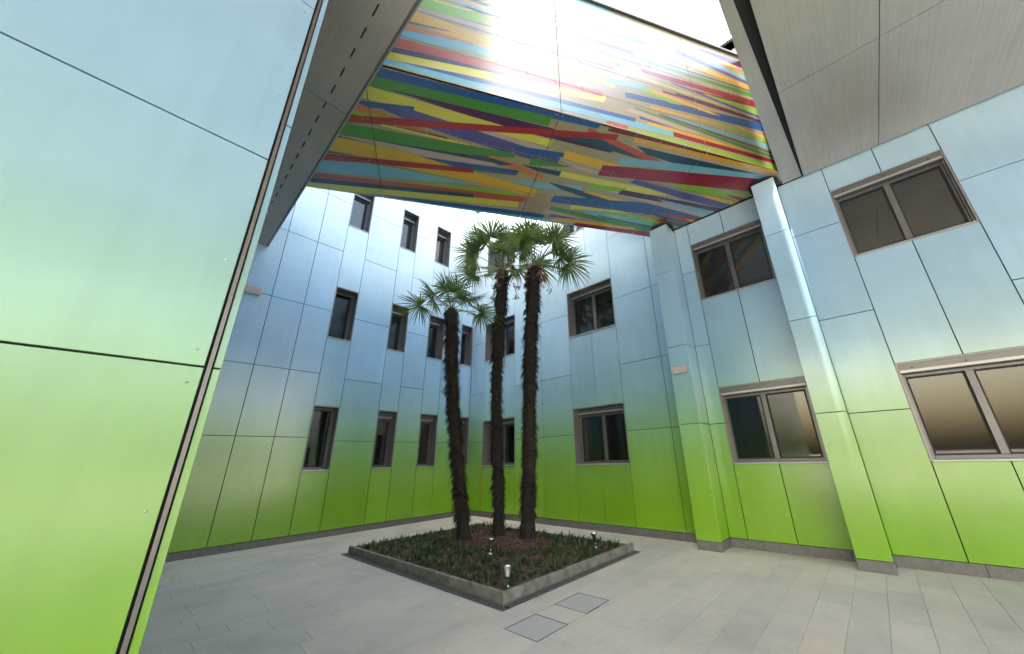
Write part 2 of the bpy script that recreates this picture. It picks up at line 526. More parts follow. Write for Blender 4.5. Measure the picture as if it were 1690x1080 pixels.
FACADE_STRIPES = [
('Z', -0.615, 6.818, 3.403, 6.862, 3.543, 6.984, -0.602, 6.863),
('C', -0.601, 6.846, 4.854, 7.041, 4.878, 7.175, -0.548, 7.018),
('B', -0.53, 7.022, 1.015, 7.036, 4.071, 7.14, 4.112, 7.239, 1.598, 7.16),
('Y', -0.559, 6.951, 3.506, 7.407, 3.559, 7.575, -0.524, 7.12),
('N', -0.529, 7.105, 2.374, 7.454, 2.425, 7.552, -0.499, 7.233),
('E', -0.486, 7.279, 3.465, 7.539, 3.514, 7.667, -0.451, 7.491),
('C', -0.416, 7.458, 2.239, 7.83, 2.538, 7.984, 1.674, 7.934, -0.381, 7.646),
('L', 0.812, 7.672, 1.323, 7.658, 2.927, 7.665, 3.038, 7.798),
('O', -0.382, 7.652, 1.537, 7.953, -0.34, 7.828),
('A', -0.31, 7.984, 1.315, 7.885, 3.739, 7.843, 3.828, 8.041, -0.243, 8.269),
('S', -0.346, 7.811, 0.897, 8.008, 0.789, 8.023, -0.315, 7.899),
('K', -0.219, 8.176, 1.39, 8.339, 1.527, 8.42, 0.425, 8.396),
('S', 0.428, 8.37, 2.403, 8.494, 2.559, 8.582, 0.446, 8.45),
('L', -0.161, 8.279, 2.405, 8.584, 2.57, 8.889, 0.491, 8.623),
('Y', 0.534, 8.625, 1.105, 8.652, 1.194, 8.713, 0.573, 8.669),
('P', 0.918, 8.785, 1.286, 8.703, 1.663, 8.721, 1.759, 8.815),
('C', 0.827, 8.809, 0.919, 8.771, 2.257, 8.781, 2.361, 8.862, 2.056, 8.922),
('P', 1.091, 8.955, 1.372, 8.942, 1.466, 8.993),
('Y', 1.274, 9.056, 1.37, 9.032, 2.471, 9.072, 2.582, 9.207),
('K', 3.876, 7.369, 5.071, 7.276, 5.637, 7.307, 4.028, 7.451),
('B', 3.955, 7.839, 3.964, 7.707, 8.584, 8.002, 8.679, 8.3),
('L', 4.199, 8.024, 4.978, 7.91, 5.201, 7.958, 4.444, 8.149),
('A', 4.498, 8.171, 4.533, 8.058, 5.925, 7.958, 6.165, 7.992),
('Y', 3.755, 8.443, 3.797, 8.381, 6.515, 8.31, 6.249, 8.334),
('M', 4.818, 8.214, 4.821, 8.151, 8.483, 8.163, 8.542, 8.25),
('P', 5.124, 8.275, 5.139, 8.207, 8.517, 8.102, 8.492, 8.229),
('D', 4.398, 8.649, 4.448, 8.537, 8.495, 8.683, 8.511, 8.903),
('M', 5.445, 8.503, 5.464, 8.461, 8.485, 8.713, 8.508, 8.792),
('A', 5.85, 8.523, 5.904, 8.503, 6.529, 8.485, 6.632, 8.522),
('L', 5.878, 8.517, 6.472, 8.379, 8.515, 8.431, 8.52, 8.555),
('V', 5.035, 8.543, 5.082, 8.495, 8.478, 8.16, 8.513, 8.274),
('G', 4.586, 8.948, 4.601, 8.869, 8.474, 8.926, 8.49, 9.096),
('S', 5.017, 9.082, 5.119, 9.02, 8.455, 9.105, 8.452, 9.152),
('A', 5.159, 9.249, 8.452, 9.055, 8.467, 9.191, 5.241, 9.393),
('V', 5.35, 9.515, 7.231, 9.302, 7.243, 9.4, 5.404, 9.65),
('C', 5.476, 9.72, 5.518, 9.627, 7.223, 9.449, 7.221, 9.562),
('Y', 5.656, 9.727, 6.985, 9.733, 7.008, 9.82, 5.706, 9.825),
('O', 5.714, 9.715, 5.89, 9.68, 7.169, 9.675, 7.155, 9.746),
('P', 6.002, 9.921, 7.192, 9.82, 7.202, 10.041, 6.08, 9.995),
('A', 4.45, 7.674, 4.451, 7.6, 6.039, 7.711, 6.338, 7.745),
('L', 5.97, 7.782, 6.265, 7.69, 8.483, 7.461, 8.516, 7.568),
('A', 6.481, 7.839, 6.702, 7.766, 8.523, 7.6, 8.552, 7.69),
('C', 4.813, 7.561, 4.906, 7.503, 8.442, 7.423, 8.487, 7.562),
('S', 4.58, 7.541, 4.696, 7.477, 8.402, 7.232, 8.429, 7.318),
('A', 4.326, 7.165, 5.74, 7.161, 7.863, 7.231, 4.36, 7.233),
('G', 4.061, 7.521, 4.152, 7.48, 8.358, 7.076, 8.395, 7.195),
('V', 4.191, 7.319, 4.193, 7.249, 4.992, 7.265),
('D', 4.87, 7.045, 8.329, 7.069, 8.361, 7.169, 4.87, 7.16),
('E', 3.485, 6.902, 3.913, 6.906, 3.924, 6.991, 3.539, 7.001),
('L', 3.912, 6.892, 8.272, 6.905, 8.313, 7.036, 3.92, 6.963),
('C', 3.585, 7.937, 4.38, 8.062, 4.449, 8.183, 3.598, 8.08),
]

# ------------------------------------------------------------------ ground
GAP = 0.006
ground = MB()
ground.poly([(-300, -300, -0.03), (300, -300, -0.03), (300, 300, -0.03), (-300, 300, -0.03)], GROUT)
g = ground.build('ground')
g['kind'] = 'structure'
PX0, PX1, PY0, PY1 = 2.18, 6.58, -4.43, -1.20          # planting bed, outer edge of the curb
GW = 0.15                                               # drain channel width
HOLES = [(7.05, 7.51, -4.06, -3.57), (7.06, 7.52, -4.87, -4.39)]
paving = MB()
paving.poly([(-0.02, -24, -0.012), (24, -24, -0.012), (24, 0.02, -0.012), (-0.02, 0.02, -0.012)], GROUT)
pv = paving.build('paving')
pv['kind'] = 'structure'

def subtract(rect, hole):
    x0, x1, y0, y1 = rect
    hx0, hx1, hy0, hy1 = hole
    if hx0 >= x1 or hx1 <= x0 or hy0 >= y1 or hy1 <= y0:
        return [rect]
    out = []
    if x0 < hx0: out.append((x0, hx0, y0, y1))
    if x1 > hx1: out.append((hx1, x1, y0, y1))
    a, b = max(x0, hx0), min(x1, hx1)
    if y0 < hy0: out.append((a, b, y0, hy0))
    if y1 > hy1: out.append((a, b, hy1, y1))
    return out

bed_hole = (PX0 - GW * 0.0, PX1 + GW, PY0 - GW, PY1)
slabs, rest = [], MB()
rw = 0.306
rng = random.Random(11)
x = 8.182 - rw * 27
while x < 15.0:
    y = -9.6 + rng.uniform(-0.9, 0)
    while y < -0.0:
        ln = rng.choice((0.62, 0.78, 0.92, 1.05, 1.2))
        r_ = [(max(x, 0.0), x + rw, y, min(y + ln, 0.0))]
        for hl in [bed_hole] + HOLES:
            r_ = [q for z in r_ for q in subtract(z, hl)]
        for q in r_:
            if q[1] - q[0] > 0.03 and q[3] - q[2] > 0.03:
                slabs.append(q)
        y += ln
    x += rw
def slab_size(q):
    c = Vector(((q[0] + q[1]) / 2, (q[2] + q[3]) / 2, 0))
    v = c - CAM
    dpt = v.dot(fw)
    if dpt < 0.3:
        return -1
    px_ = CX + FPX * v.dot(r2) / dpt
    py_ = CY - FPX * v.dot(u2) / dpt
    if px_ < -80 or px_ > 1770 or py_ > 1150:
        return -1
    return (q[1] - q[0]) * (q[3] - q[2]) * 1.6 / v.length ** 3
slabs.sort(key=slab_size, reverse=True)
for i, q in enumerate(slabs):
    g2 = 0.0014
    dz = rng.uniform(-0.0007, 0.0007)
    lo, hi = (q[0] + g2, q[2] + g2, -0.012), (q[1] - g2, q[3] - g2, 0.0 + dz)
    if i < 290:
        sb = MB()
        sb.cbox(lo, hi, PAVE, 0.0009)
        sb.build('paving_slab', pv)
    else:
        rest.box(lo, hi, PAVE)
# passage further back behind the camera
yy = -9.62
rest.box((0, -24, -0.012), (24, yy - 0.9, -0.001), PAVE)
ro = rest.build('far_paving_slabs', pv)
ro['kind'] = 'stuff'

# ------------------------------------------------------------------ facades
def wall_xf(kind):
    """(u, out, z) -> world; out is distance in front of the panel face"""
    if kind == 'left':      # plane x = 0, faces +X, u = y
        return lambda u, o, z: (o, u, z)
    if kind == 'right':     # plane y = 0, faces -Y, u = x
        return lambda u, o, z: (u, -o, z)
    if kind == 'pier':      # plane x = 7.4, faces +X
        return lambda u, o, z: (7.4 + o, u, z)

def wbox(mb, T, u0, u1, o0, o1, z0, z1, mt, ch=0):
    a, b = T(u0, o0, z0), T(u1, o1, z1)
    lo = tuple(min(p, q) for p, q in zip(a, b))
    hi = tuple(max(p, q) for p, q in zip(a, b))
    (mb.cbox(lo, hi, mt, ch) if ch else mb.box(lo, hi, mt))

def add_panel(T, u0, u1, z0, z1, parent, name='cladding_panel', o1=0.0, th=0.03):
    p = MB()
    g2 = GAP
    dz = rng.uniform(-0.0012, 0.0012)
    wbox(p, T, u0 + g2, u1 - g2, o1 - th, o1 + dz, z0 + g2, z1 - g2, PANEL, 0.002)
    return p.build(name, parent)

def add_backing(T, us, zs, holes, parent):
    """dark sub-wall with real openings for the windows"""
    us = sorted(set([round(u, 4) for u in us] + [h for q in holes for h in q[:2]]))
    zs = sorted(set([round(z, 4) for z in zs] + [h for q in holes for h in q[2:]]))
    mb = MB()
    for i in range(len(us) - 1):
        for j in range(len(zs) - 1):
            cu, cz = (us[i] + us[i + 1]) / 2, (zs[j] + zs[j + 1]) / 2
            if any(h[0] < cu < h[1] and h[2] < cz < h[3] for h in holes):
                continue
            mb.poly([T(us[i], -0.05, zs[j]), T(us[i + 1], -0.05, zs[j]), T(us[i + 1], -0.05, zs[j + 1]), T(us[i], -0.05, zs[j + 1])], DARK)
    return mb.build('backing_wall', parent)

def add_window(T, u0, u1, z0, z1, parent, sashes=1, depth=0.26, shutter=0.0, blind=0.0, frame_w=0.05, inner=1.2, blinds_slats=0, curtain=None):
    """window part: reveal box (the part itself), frame, panes, sill, shutter box, room behind"""
    rv = MB()
    t = 0.022
    e = 0.004
    # reveal lining, four thin plates from the panel face back to the frame
    wbox(rv, T, u0 - 0.002, u0 + t, -depth - 0.06, e, z0, z1, REVEAL)
    wbox(rv, T, u1 - t, u1 + 0.002, -depth - 0.06, e, z0, z1, REVEAL)
    wbox(rv, T, u0 + t, u1 - t, -depth - 0.06, e - 0.001, z1 - t, z1 + 0.002, REVEAL)
    w = rv.build('window', parent)
    sl_ = MB()
    wbox(sl_, T, u0 + t, u1 - t, -depth - 0.06, e + 0.012, z0 - 0.004, z0 + 0.022, SILL, 0.003)
    sl_.build('sill', w)
    top = z1 - t
    if shutter:
        sh = MB()
        wbox(sh, T, u0 + t, u1 - t, -depth - 0.02, -depth + 0.10, top - shutter, top, FRAME, 0.004)
        wbox(sh, T, u0 + t + 0.01, u1 - t - 0.01, -depth + 0.10, -depth + 0.106, top - shutter + 0.012, top - shutter + 0.05, SILL)
        for k in (0.12, 0.5, 0.88):
            uu = u0 + (u1 - u0) * k
            wbox(sh, T, uu - 0.009, uu + 0.009, -depth + 0.10, -depth + 0.108, top - shutter * 0.52, top - shutter * 0.52 + 0.018, DARK)
        sh.build('shutter_box', w)
        top -= shutter
    a, b = u0 + t, u1 - t
    zb = z0 + 0.022
    fr = MB()
    fw_ = frame_w
    o0, o1 = -depth - 0.06, -depth + 0.005
    wbox(fr, T, a, a + fw_, o0, o1, zb, top, FRAME, 0.004)
    wbox(fr, T, b - fw_, b, o0, o1, zb, top, FRAME, 0.004)
    wbox(fr, T, a + fw_, b - fw_, o0, o1, top - fw_, top, FRAME, 0.004)
    wbox(fr, T, a + fw_, b - fw_, o0, o1, zb, zb + fw_ * 1.2, FRAME, 0.004)
    if sashes == 2:
        mid = (a + b) / 2
        wbox(fr, T, mid - fw_ * 0.85, mid + fw_ * 0.85, o0, o1 + 0.012, zb + fw_ * 1.2, top - fw_, FRAME, 0.004)
    # guide rails of the shutter
    wbox(fr, T, a, a + 0.022, o1, o1 + 0.05, zb, top, TRIM)
    wbox(fr, T, b - 0.022, b, o1, o1 + 0.05, zb, top, TRIM)
    fr.build('frame', w)
    ia, ib = a + fw_, b - fw_
    spans = [(ia, ib)] if sashes == 1 else [(ia, (a + b) / 2 - fw_ * 0.85), ((a + b) / 2 + fw_ * 0.85, ib)]
    for s0, s1 in spans:
        sf = MB()      # inner sash rim
        q = 0.022
        for (c0, c1, d0, d1) in ((s0, s0 + q, zb + fw_ * 1.2, top - fw_), (s1 - q, s1, zb + fw_ * 1.2, top - fw_)):
            wbox(sf, T, c0, c1, -depth - 0.045, -depth - 0.012, d0, d1, DARK)
        for (d0, d1) in ((zb + fw_ * 1.2, zb + fw_ * 1.2 + q), (top - fw_ - q, top - fw_)):
            wbox(sf, T, s0 + q, s1 - q, -depth - 0.045, -depth - 0.012, d0, d1, DARK)
        sf.build('sash', w)
        pn = MB()
        wbox(pn, T, s0 + q, s1 - q, -depth - 0.036, -depth - 0.030, zb + fw_ * 1.2 + q, top - fw_ - q, GLASS)
        pn.build('pane', w)
    rm = MB()
    d0, d1 = -depth - 0.07, -depth - inner
    P = lambda u, o, z: T(u, o, z)
    for quad in ([P(a, d1, z0), P(b, d1, z0), P(b, d1, z1), P(a, d1, z1)], [P(a, d0, z0), P(a, d1, z0), P(a, d1, z1), P(a, d0, z1)],
                 [P(b, d0, z0), P(b, d1, z0), P(b, d1, z1), P(b, d0, z1)], [P(a, d0, z0), P(b, d0, z0), P(b, d1, z0), P(a, d1, z0)],
                 [P(a, d0, z1), P(b, d0, z1), P(b, d1, z1), P(a, d1, z1)]):
        rm.poly(quad, ROOM)
    rm.build('room_interior', w)
    if blind > 0:
        bl = MB()
        h = (top - fw_ - zb) * blind
        wbox(bl, T, ia, ib, -depth - 0.16, -depth - 0.15, top - fw_ - h, top - fw_, CURTAIN)
        bl.build('roller_blind', w)
    if blinds_slats:
        bl = MB()
        n = blinds_slats
        for k in range(n):
            zz = top - fw_ - 0.03 - k * 0.045
            p0, p1 = -depth - 0.14, -depth - 0.105
            bl.poly([T(ia, p0, zz), T(ib, p0, zz), T(ib, p1, zz + 0.018), T(ia, p1, zz + 0.018)], CURTAIN)
        o_ = bl.build('slatted_blind', w)
        o_['kind'] = 'stuff'
    if curtain:
        for c0, c1 in curtain:
            bl = MB()
            n = 14
            pts = []
            for k in range(n + 1):
                u = ia + (ib - ia) * (c0 + (c1 - c0) * k / n)
                pts.append((u, -depth - 0.2 - 0.025 * (k % 2)))
            for k in range(n):
                bl.poly([T(pts[k][0], pts[k][1], zb), T(pts[k + 1][0], pts[k + 1][1], zb), T(pts[k + 1][0], pts[k + 1][1], top), T(pts[k][0], pts[k][1], top)], CURTAIN)
            bl.build('curtain', w)
    return w

ROOF = 11.6
# ---- left building (plane x = 0)
LB = empty('panel_clad_building', (0, 0, 0))
tag(LB, 'blue and green panel wall with narrow windows behind the palms, left of the corner', 'building')
TL = wall_xf('left')
def sub_parent(root):
    class P_:
        pass
    return root
left_breaks = [-9.1, -8.35, -7.62, -6.93, -6.24, -5.53, -4.85, -4.23, -3.2, -2.62, -1.86, -1.25, -0.52, -0.004]
left_win_cols = {(-4.85, -4.23): 0.2, (-3.2, -2.62): 0.17, (-1.86, -1.25): 0.10, (-0.52, -0.004): 0.12}
LW = [(1.48, 3.03), (4.84, 6.36), (8.43, 9.98)]
holes = []
def reparent(o, root):
    o.parent = root
    o.matrix_parent_inverse = root.matrix_basis.inverted()
    return o
left_parts = []
for c0, c1 in zip(left_breaks[:-1], left_breaks[1:]):
    if (c0, c1) in left_win_cols:
        zz = 0.14
        for (w0, w1) in LW:
            left_parts.append(add_panel(TL, c0, c1, zz, w0, LB))
            holes.append((c0, c1, w0, w1))
            zz = w1
        left_parts.append(add_panel(TL, c0, c1, zz, ROOF, LB))
    else:
        rows = [0.14, 2.25, 3.84, 5.59, 7.5, 9.18, ROOF] if c1 <= -4.85 else [0.14, 2.18, 3.78, 5.54, 7.5, 9.18, ROOF]
        for z0, z1 in zip(rows[:-1], rows[1:]):
            left_parts.append(add_panel(TL, c0, c1, z0, z1, LB))
add_backing(TL, [left_breaks[0], 0.04], [0.0, ROOF], holes, LB)
wi = 0
for (c0, c1), sh in left_win_cols.items():
    for fl, (w0, w1) in enumerate(LW):
        rw_ = random.Random(int(c0 * 100) + fl * 7)
        bl_ = [0.0, 0.0, 1.0][fl] if fl == 2 else (1.0 if (fl == 1 and c0 < -4) else 0.0)
        add_window(TL, c0, c1, w0, w1, LB, 1, 0.34, shutter=(0.0 if (c0 < -4 and fl < 2) else 0.2 if fl else 0.17), blind=bl_)
rf = MB()
rf.box((-9, -9.1, ROOF - 0.3), (-0.05, -0.004, ROOF), RENDER)
rf.box((-9, -9.1, ROOF), (0.03, 9.0, ROOF + 0.12), TRIM)
rf.build('roof', LB)
bk = MB()
bk.box((-9, -9.1, 0), (-2.2, 9.0, ROOF - 0.3), RENDER)
bk.box((-2.2, -9.1, 0), (-0.05, -9.0, ROOF - 0.3), RENDER)
bk.build('building_core', LB)

def plinth_run(T, u0, u1, parent, o=-0.012, first=0.9, h=0.14):
    u = u0
    k = 0
    while u < u1 - 1e-6:
        v = min(u1, u + (first if k == 0 else 1.2))
        p = MB()
        wbox(p, T, u + 0.002, v - 0.002, o - 0.06, o + rng.uniform(-0.001, 0.001), -0.01, h - 0.003, PLINTH, 0.003)
        p.build('plinth_stone', parent)
        u = v
        k += 1
plinth_run(TL, -9.1, -0.012, LB)

# ---- right building (plane y = 0)
RB = empty('panel_clad_building', (0, 0, 0))
tag(RB, 'blue and green panel wall with wide windows and pilasters, right of the corner', 'building')
TR = wall_xf('right')
RWN = [(1.44, 2.84), (4.86, 6.26), (8.25, 9.65)]
RWF = [(1.42, 2.885), (4.85, 6.29)]
rholes = []
def rcol(c0, c1, rows):
    for z0, z1 in zip(rows[:-1], rows[1:]):
        add_panel(TR, c0, c1, z0, z1, RB)
def rwin(c0, c1, wins, top, mid):
    zz = 0.15
    for w0, w1 in wins:
        for a, b in ((c0, mid), (mid, c1)):
            add_panel(TR, a, b, zz, w0, RB)
        rholes.append((c0, c1, w0, w1))
        zz = w1
    for a, b in ((c0, mid), (mid, c1)):
        add_panel(TR, a, b, zz, top, RB)
RR = [0.15, 2.18, 3.785, 5.6, 7.52, 9.3, ROOF]
SOF = 6.88
RF = [0.15, 2.18, 3.83, 5.61, SOF - 0.015]
rcol(0.004, 0.75, RR)
rwin(0.75, 2.26, RWN, ROOF, 1.5)
rcol(2.26, 3.4, RR)
rcol(3.4, 4.48, RR)
rwin(4.48, 6.02, RWN, ROOF, 5.245)
rcol(6.02, 7.11, [0.15, 2.18, 3.785, 5.6, 7.52, ROOF])
rcol(7.11, 7.49, [0.15, 2.18, 3.785, 5.6, 7.52, ROOF])
rcol(7.91, 8.22, RF)
rwin(8.22, 9.71, RWF, SOF - 0.015, 8.98)
rcol(10.14, 10.9, RF)
rwin(10.9, 12.4, RWF, SOF - 0.015, 11.65)
rcol(12.4, 13.5, RF)
rcol(13.5, 14.6, RF)
rwin(14.6, 16.1, RWF, SOF - 0.015, 15.35)
rcol(16.1, 17.2, RF)
add_backing(TR, [0.0, 17.2], [0.0, ROOF - 0.01], rholes, RB)
for fl, (w0, w1) in enumerate(RWN):
    add_window(TR, 0.75, 2.26, w0, w1, RB, 2, 0.28, shutter=0.13, blinds_slats=4 if fl else 0)
    add_window(TR, 4.48, 6.02, w0, w1, RB, 2, 0.26, shutter=0.14, blinds_slats=6 if fl else 0, curtain=[(0.03, 0.1), (0.84, 0.99)] if fl == 0 else None)
for fl, (w0, w1) in enumerate(RWF):
    add_window(TR, 8.22, 9.71, w0, w1, RB, 2, 0.10, shutter=0.15, blinds_slats=(22 if fl == 1 else 0), curtain=[(0.36, 0.44)] if fl == 0 else None)
    add_window(TR, 10.9, 12.4, w0, w1, RB, 2, 0.10, shutter=0.15, blinds_slats=(8 if fl == 1 else 0))
    add_window(TR, 14.6, 16.1, w0, w1, RB, 2, 0.10, shutter=0.15)
plinth_run(TR, 0.012, 7.49, RB, h=0.15)
plinth_run(TR, 7.91, 9.74, RB, h=0.15, first=0.55)
plinth_run(TR, 10.14, 17.2, RB, h=0.15)
# pilasters in front of the wall
for (p0, p1) in ((7.49, 7.91), (9.74, 10.14)):
    fr_ = -0.52
    core = MB()
    core.box((p0 + 0.03, fr_ + 0.03, 0.0), (p1 - 0.03, 0.02, 6.80), DARK)
    core.lathe(((p0 + p1) / 2, -0.26, 6.80), [(0.20, 0.0), (0.27, 0.02), (0.27, 0.07), (0.2, 0.075)], DARK, 24)
    pl = core.build('pilaster', RB)
    rows = [0.15, 2.18, 3.785, 5.56, 6.79]
    for z0, z1 in zip(rows[:-1], rows[1:]):
        q = MB()
        g2 = 0.005
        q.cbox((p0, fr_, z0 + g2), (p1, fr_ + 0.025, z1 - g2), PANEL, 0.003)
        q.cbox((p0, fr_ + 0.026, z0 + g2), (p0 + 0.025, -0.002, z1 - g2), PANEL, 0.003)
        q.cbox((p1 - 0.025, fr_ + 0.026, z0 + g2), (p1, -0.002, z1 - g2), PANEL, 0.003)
        q.build('pilaster_panel', pl)
    q = MB()
    q.cbox((p0 - 0.002, fr_ - 0.002, -0.01), (p1 + 0.002, -0.0, 0.147), PLINTH, 0.004)
    q.build('pilaster_base', pl)
rf = MB()
rf.box((0.05, 0.05, ROOF - 0.3), (24, 9, ROOF - 0.01), RENDER)
rf.box((0.03, -0.03, ROOF), (10.2, 9, ROOF + 0.12), TRIM)
rf.build('roof', RB)
bk = MB()
bk.box((0.05, 2.2, 0), (24, 9, ROOF - 0.31), RENDER)
bk.box((17.2, 0.0, 0), (24, 2.2, ROOF - 0.31), RENDER)
bk.build('building_core', RB)
# rivets near the panel edges of the near right wall
rvb = MB()
for ux in (8.16, 8.28, 8.92, 9.04):
    for zz in (0.6, 1.25):
        c = (ux, -0.0015, zz)
        rvb.lathe(c, [(0.0, 0.006), (0.006, 0.004), (0.007, 0.0), (0.006, -0.004), (0.0, -0.006)], RIVET, 8)
for pz in (0.9, 2.05, 2.3, 3.65, 5.4):
    for ux in (7.525, 7.875):
        rvb.lathe((ux, -0.5215, pz), [(0.0, 0.006), (0.006, 0.004), (0.007, 0.0), (0.006, -0.004), (0.0, -0.006)], RIVET, 8)
o_ = rvb.build('rivets', RB)
o_['kind'] = 'stuff'

# ------------------------------------------------------------------ colourful bridge
BA = math.atan2(0.8544, 0.5196)
BR = empty('overhead_bridge', (6.46, -6.73, 0), BA)
tag(BR, 'bridge overhead clad in glossy panels printed with multicoloured stripes', 'bridge')
BTOP, BT = 10.17, 2.98
S_BR = [-3.1, -0.27, 2.68, 5.57, 8.45]
T_BR = [0.0, 0.97, 1.95, 3.05]
Z_BR = [SOF, 7.58, 8.27, 8.77, 9.2, BTOP]
ca, sa = math.cos(BA), math.sin(BA)
# world y limits expressed in bridge coordinates: y = -6.73 + sa*s + ca*t
FAR_T = 2.911          # far soffit edge runs slightly skew: t = FAR_T - 0.0398 * s
def limit_y(poly):
    poly = clip(poly, sa, ca, 6.73 - 0.035)
    if len(poly) > 2:
        poly = clip(poly, -sa, -ca, 0.2)
    if len(poly) > 2:
        poly = clip(poly, 0.0398, 1.0, FAR_T)
    return poly if len(poly) > 2 else []
def subtract_convex(poly, cut):
    """pieces of convex poly outside convex cut"""
    ar = sum(cut[i][0] * cut[(i + 1) % len(cut)][1] - cut[(i + 1) % len(cut)][0] * cut[i][1] for i in range(len(cut)))
    if ar < 0:
        cut = cut[::-1]
    out, cur = [], poly
    for i in range(len(cut)):
        p, q = cut[i], cut[(i + 1) % len(cut)]
        ex, ey = q[0] - p[0], q[1] - p[1]
        a, b, c = ey, -ex, ey * p[0] - ex * p[1]       # inside: a*x + b*y <= c
        o = clip(cur, -a, -b, -c)
        if len(o) > 2:
            out.append(o)
        cur = clip(cur, a, b, c)
        if len(cur) < 3:
            break
    return out
def area(poly):
    return abs(sum(poly[i][0] * poly[(i + 1) % len(poly)][1] - poly[(i + 1) % len(poly)][0] * poly[i][1] for i in range(len(poly)))) / 2
def flatten(rows, x0, x1, y0, y1, lim=None):
    """print layout of one panel: later rows lie over earlier ones; returns non-overlapping pieces"""
    done, res = [], []
    for row in reversed(rows):
        q = [(row[1 + 2 * n], row[2 + 2 * n]) for n in range(len(row) // 2)]
        q = clip_rect(q, x0, x1, y0, y1)
        if q and lim:
            q = lim(q)
        if not q:
            continue
        pieces = [q]
        for d in done:
            pieces = [z for pc in pieces for z in subtract_convex(pc, d)]
        done.append(q)
        res += [(row[0], pc) for pc in pieces if area(pc) > 2e-5]
    return res
# extra stripes for the upper facade, where the glare swallows most of the print
rs = random.Random(5)
extra = []
for k in range(40):
    z = 8.35 + 1.8 * rs.random()
    s0 = rs.uniform(-1.0, 3.2)
    ln = rs.uniform(1.2, 4.0)
    if s0 + ln > 4.6:
        ln = 4.6 - s0
    h = rs.uniform(0.05, 0.16)
    tl = rs.uniform(-0.10, 0.10)
    t2 = rs.uniform(0.3, 1.0)
    extra.append((rs.choice('BGPTVYOLRDEASCKCYAL'), s0, z, s0 + ln, z + tl, s0 + ln, z + tl - h * t2, s0, z - h))
FS = extra + FACADE_STRIPES
k0 = 0
for i in range(len(S_BR) - 1):
    s0, s1 = S_BR[i] + 0.005, S_BR[i + 1] - 0.005
    for j in range(len(T_BR) - 1):
        t0, t1 = T_BR[j] + (0.005 if j else 0.0), T_BR[j + 1] - (0.005 if j < 2 else 0.0)
        base = limit_y([(s0, t0), (s1, t0), (s1, t1), (s0, t1)])
        if not base:
            continue
        mb = MB()
        mb.prism([(p[0], p[1], SOF) for p in base], (0, 0, 0.03), INKM['H'])
        for ink, q in flatten(SOFFIT_STRIPES, s0 + 0.001, s1 - 0.001, t0 + 0.001, t1 - 0.001, limit_y):
            mb.poly([(p[0], p[1], SOF - 0.0005) for p in q], INKM[ink])
        mb.build('soffit_panel', BR)
    for j in range(len(Z_BR) - 1):
        z0, z1 = Z_BR[j] + (0.004 if j else 0.0), Z_BR[j + 1] - 0.004
        e1 = min(s1, 7.84)
        e0 = max(s0, -0.9)
        mb = MB()
        mb.box((e0, 0.001, z0), (e1, 0.03, z1), INKM['H'])
        for ink, q in flatten(FS, e0 + 0.001, e1 - 0.001, z0 + 0.001, z1 - 0.001):
            mb.poly([(p[0], 0.0005, p[1]) for p in q], INKM[ink])
        mb.build('facade_panel', BR)
mb = MB()
mb.prism([(p[0], p[1], SOF + 0.04) for p in limit_y([(-2.6, 0.035), (8.4, 0.035), (8.4, FAR_T - 0.0398 * 8.4 - 0.04), (-2.6, FAR_T + 0.0398 * 2.6 - 0.04)])], (0, 0, BTOP - SOF - 0.08), DARK)
mb.build('core', BR)
mb = MB()
mb.prism([(-0.9, -0.05, BTOP), (7.84, -0.05, BTOP), (7.84, FAR_T - 0.0398 * 7.84, BTOP), (-0.9, FAR_T + 0.0398 * 0.9, BTOP)], (0, 0, 0.05), TRIM)
mb.build('coping', BR)
for i in range(len(S_BR) - 1):
    s0, s1 = max(S_BR[i], -2.3) + 0.005, min(S_BR[i + 1], 6.0) - 0.005
    for z0, z1 in ((SOF + 0.03, 8.5), (8.5, BTOP)):
        mb = MB()
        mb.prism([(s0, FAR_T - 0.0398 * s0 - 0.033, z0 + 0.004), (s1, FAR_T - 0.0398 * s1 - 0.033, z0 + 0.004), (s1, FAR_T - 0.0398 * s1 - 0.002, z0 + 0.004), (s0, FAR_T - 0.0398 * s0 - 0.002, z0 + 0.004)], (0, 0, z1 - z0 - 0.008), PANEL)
        mb.build('rear_panel', BR)
# rivets: pairs either side of the joints
rv_ = MB()
def rivet_s(s, t):
    if limit_y([(s - .01, t - .01), (s + .01, t - .01), (s + .01, t + .01), (s - .01, t + .01)]):
        rv_.lathe((s, t, SOF - 0.005), [(0.0, 0.0), (0.006, 0.001), (0.008, 0.006)], RIVET, 8)
def rivet_f(s, z):
    rv_.lathe((s, -0.001, z), [(0.0, 0.007), (0.006, 0.005), (0.008, 0.0), (0.006, -0.005), (0.0, -0.007)], RIVET, 8)
for t in T_BR:
    s = -1.9
    while s < 7.8:
        for dt in (-0.045, 0.045):
            if 0 < t + dt < BT:
                rivet_s(s, t + dt)
        s += 0.5
for s in S_BR[1:4]:
    for k in range(7):
        for ds in (-0.045, 0.045):
            rivet_s(s + ds, 0.05 + k * 0.47)
            rivet_f(s + ds, SOF + 0.06 + k * 0.5)
for z in Z_BR[:-1]:
    s = -0.4
    while s < 7.3:
        for dz in (-0.035, 0.035):
            if z + dz > SOF:
                rivet_f(s, z + dz)
        s += 0.5
o_ = rv_.build('rivets', BR)
o_['kind'] = 'stuff'

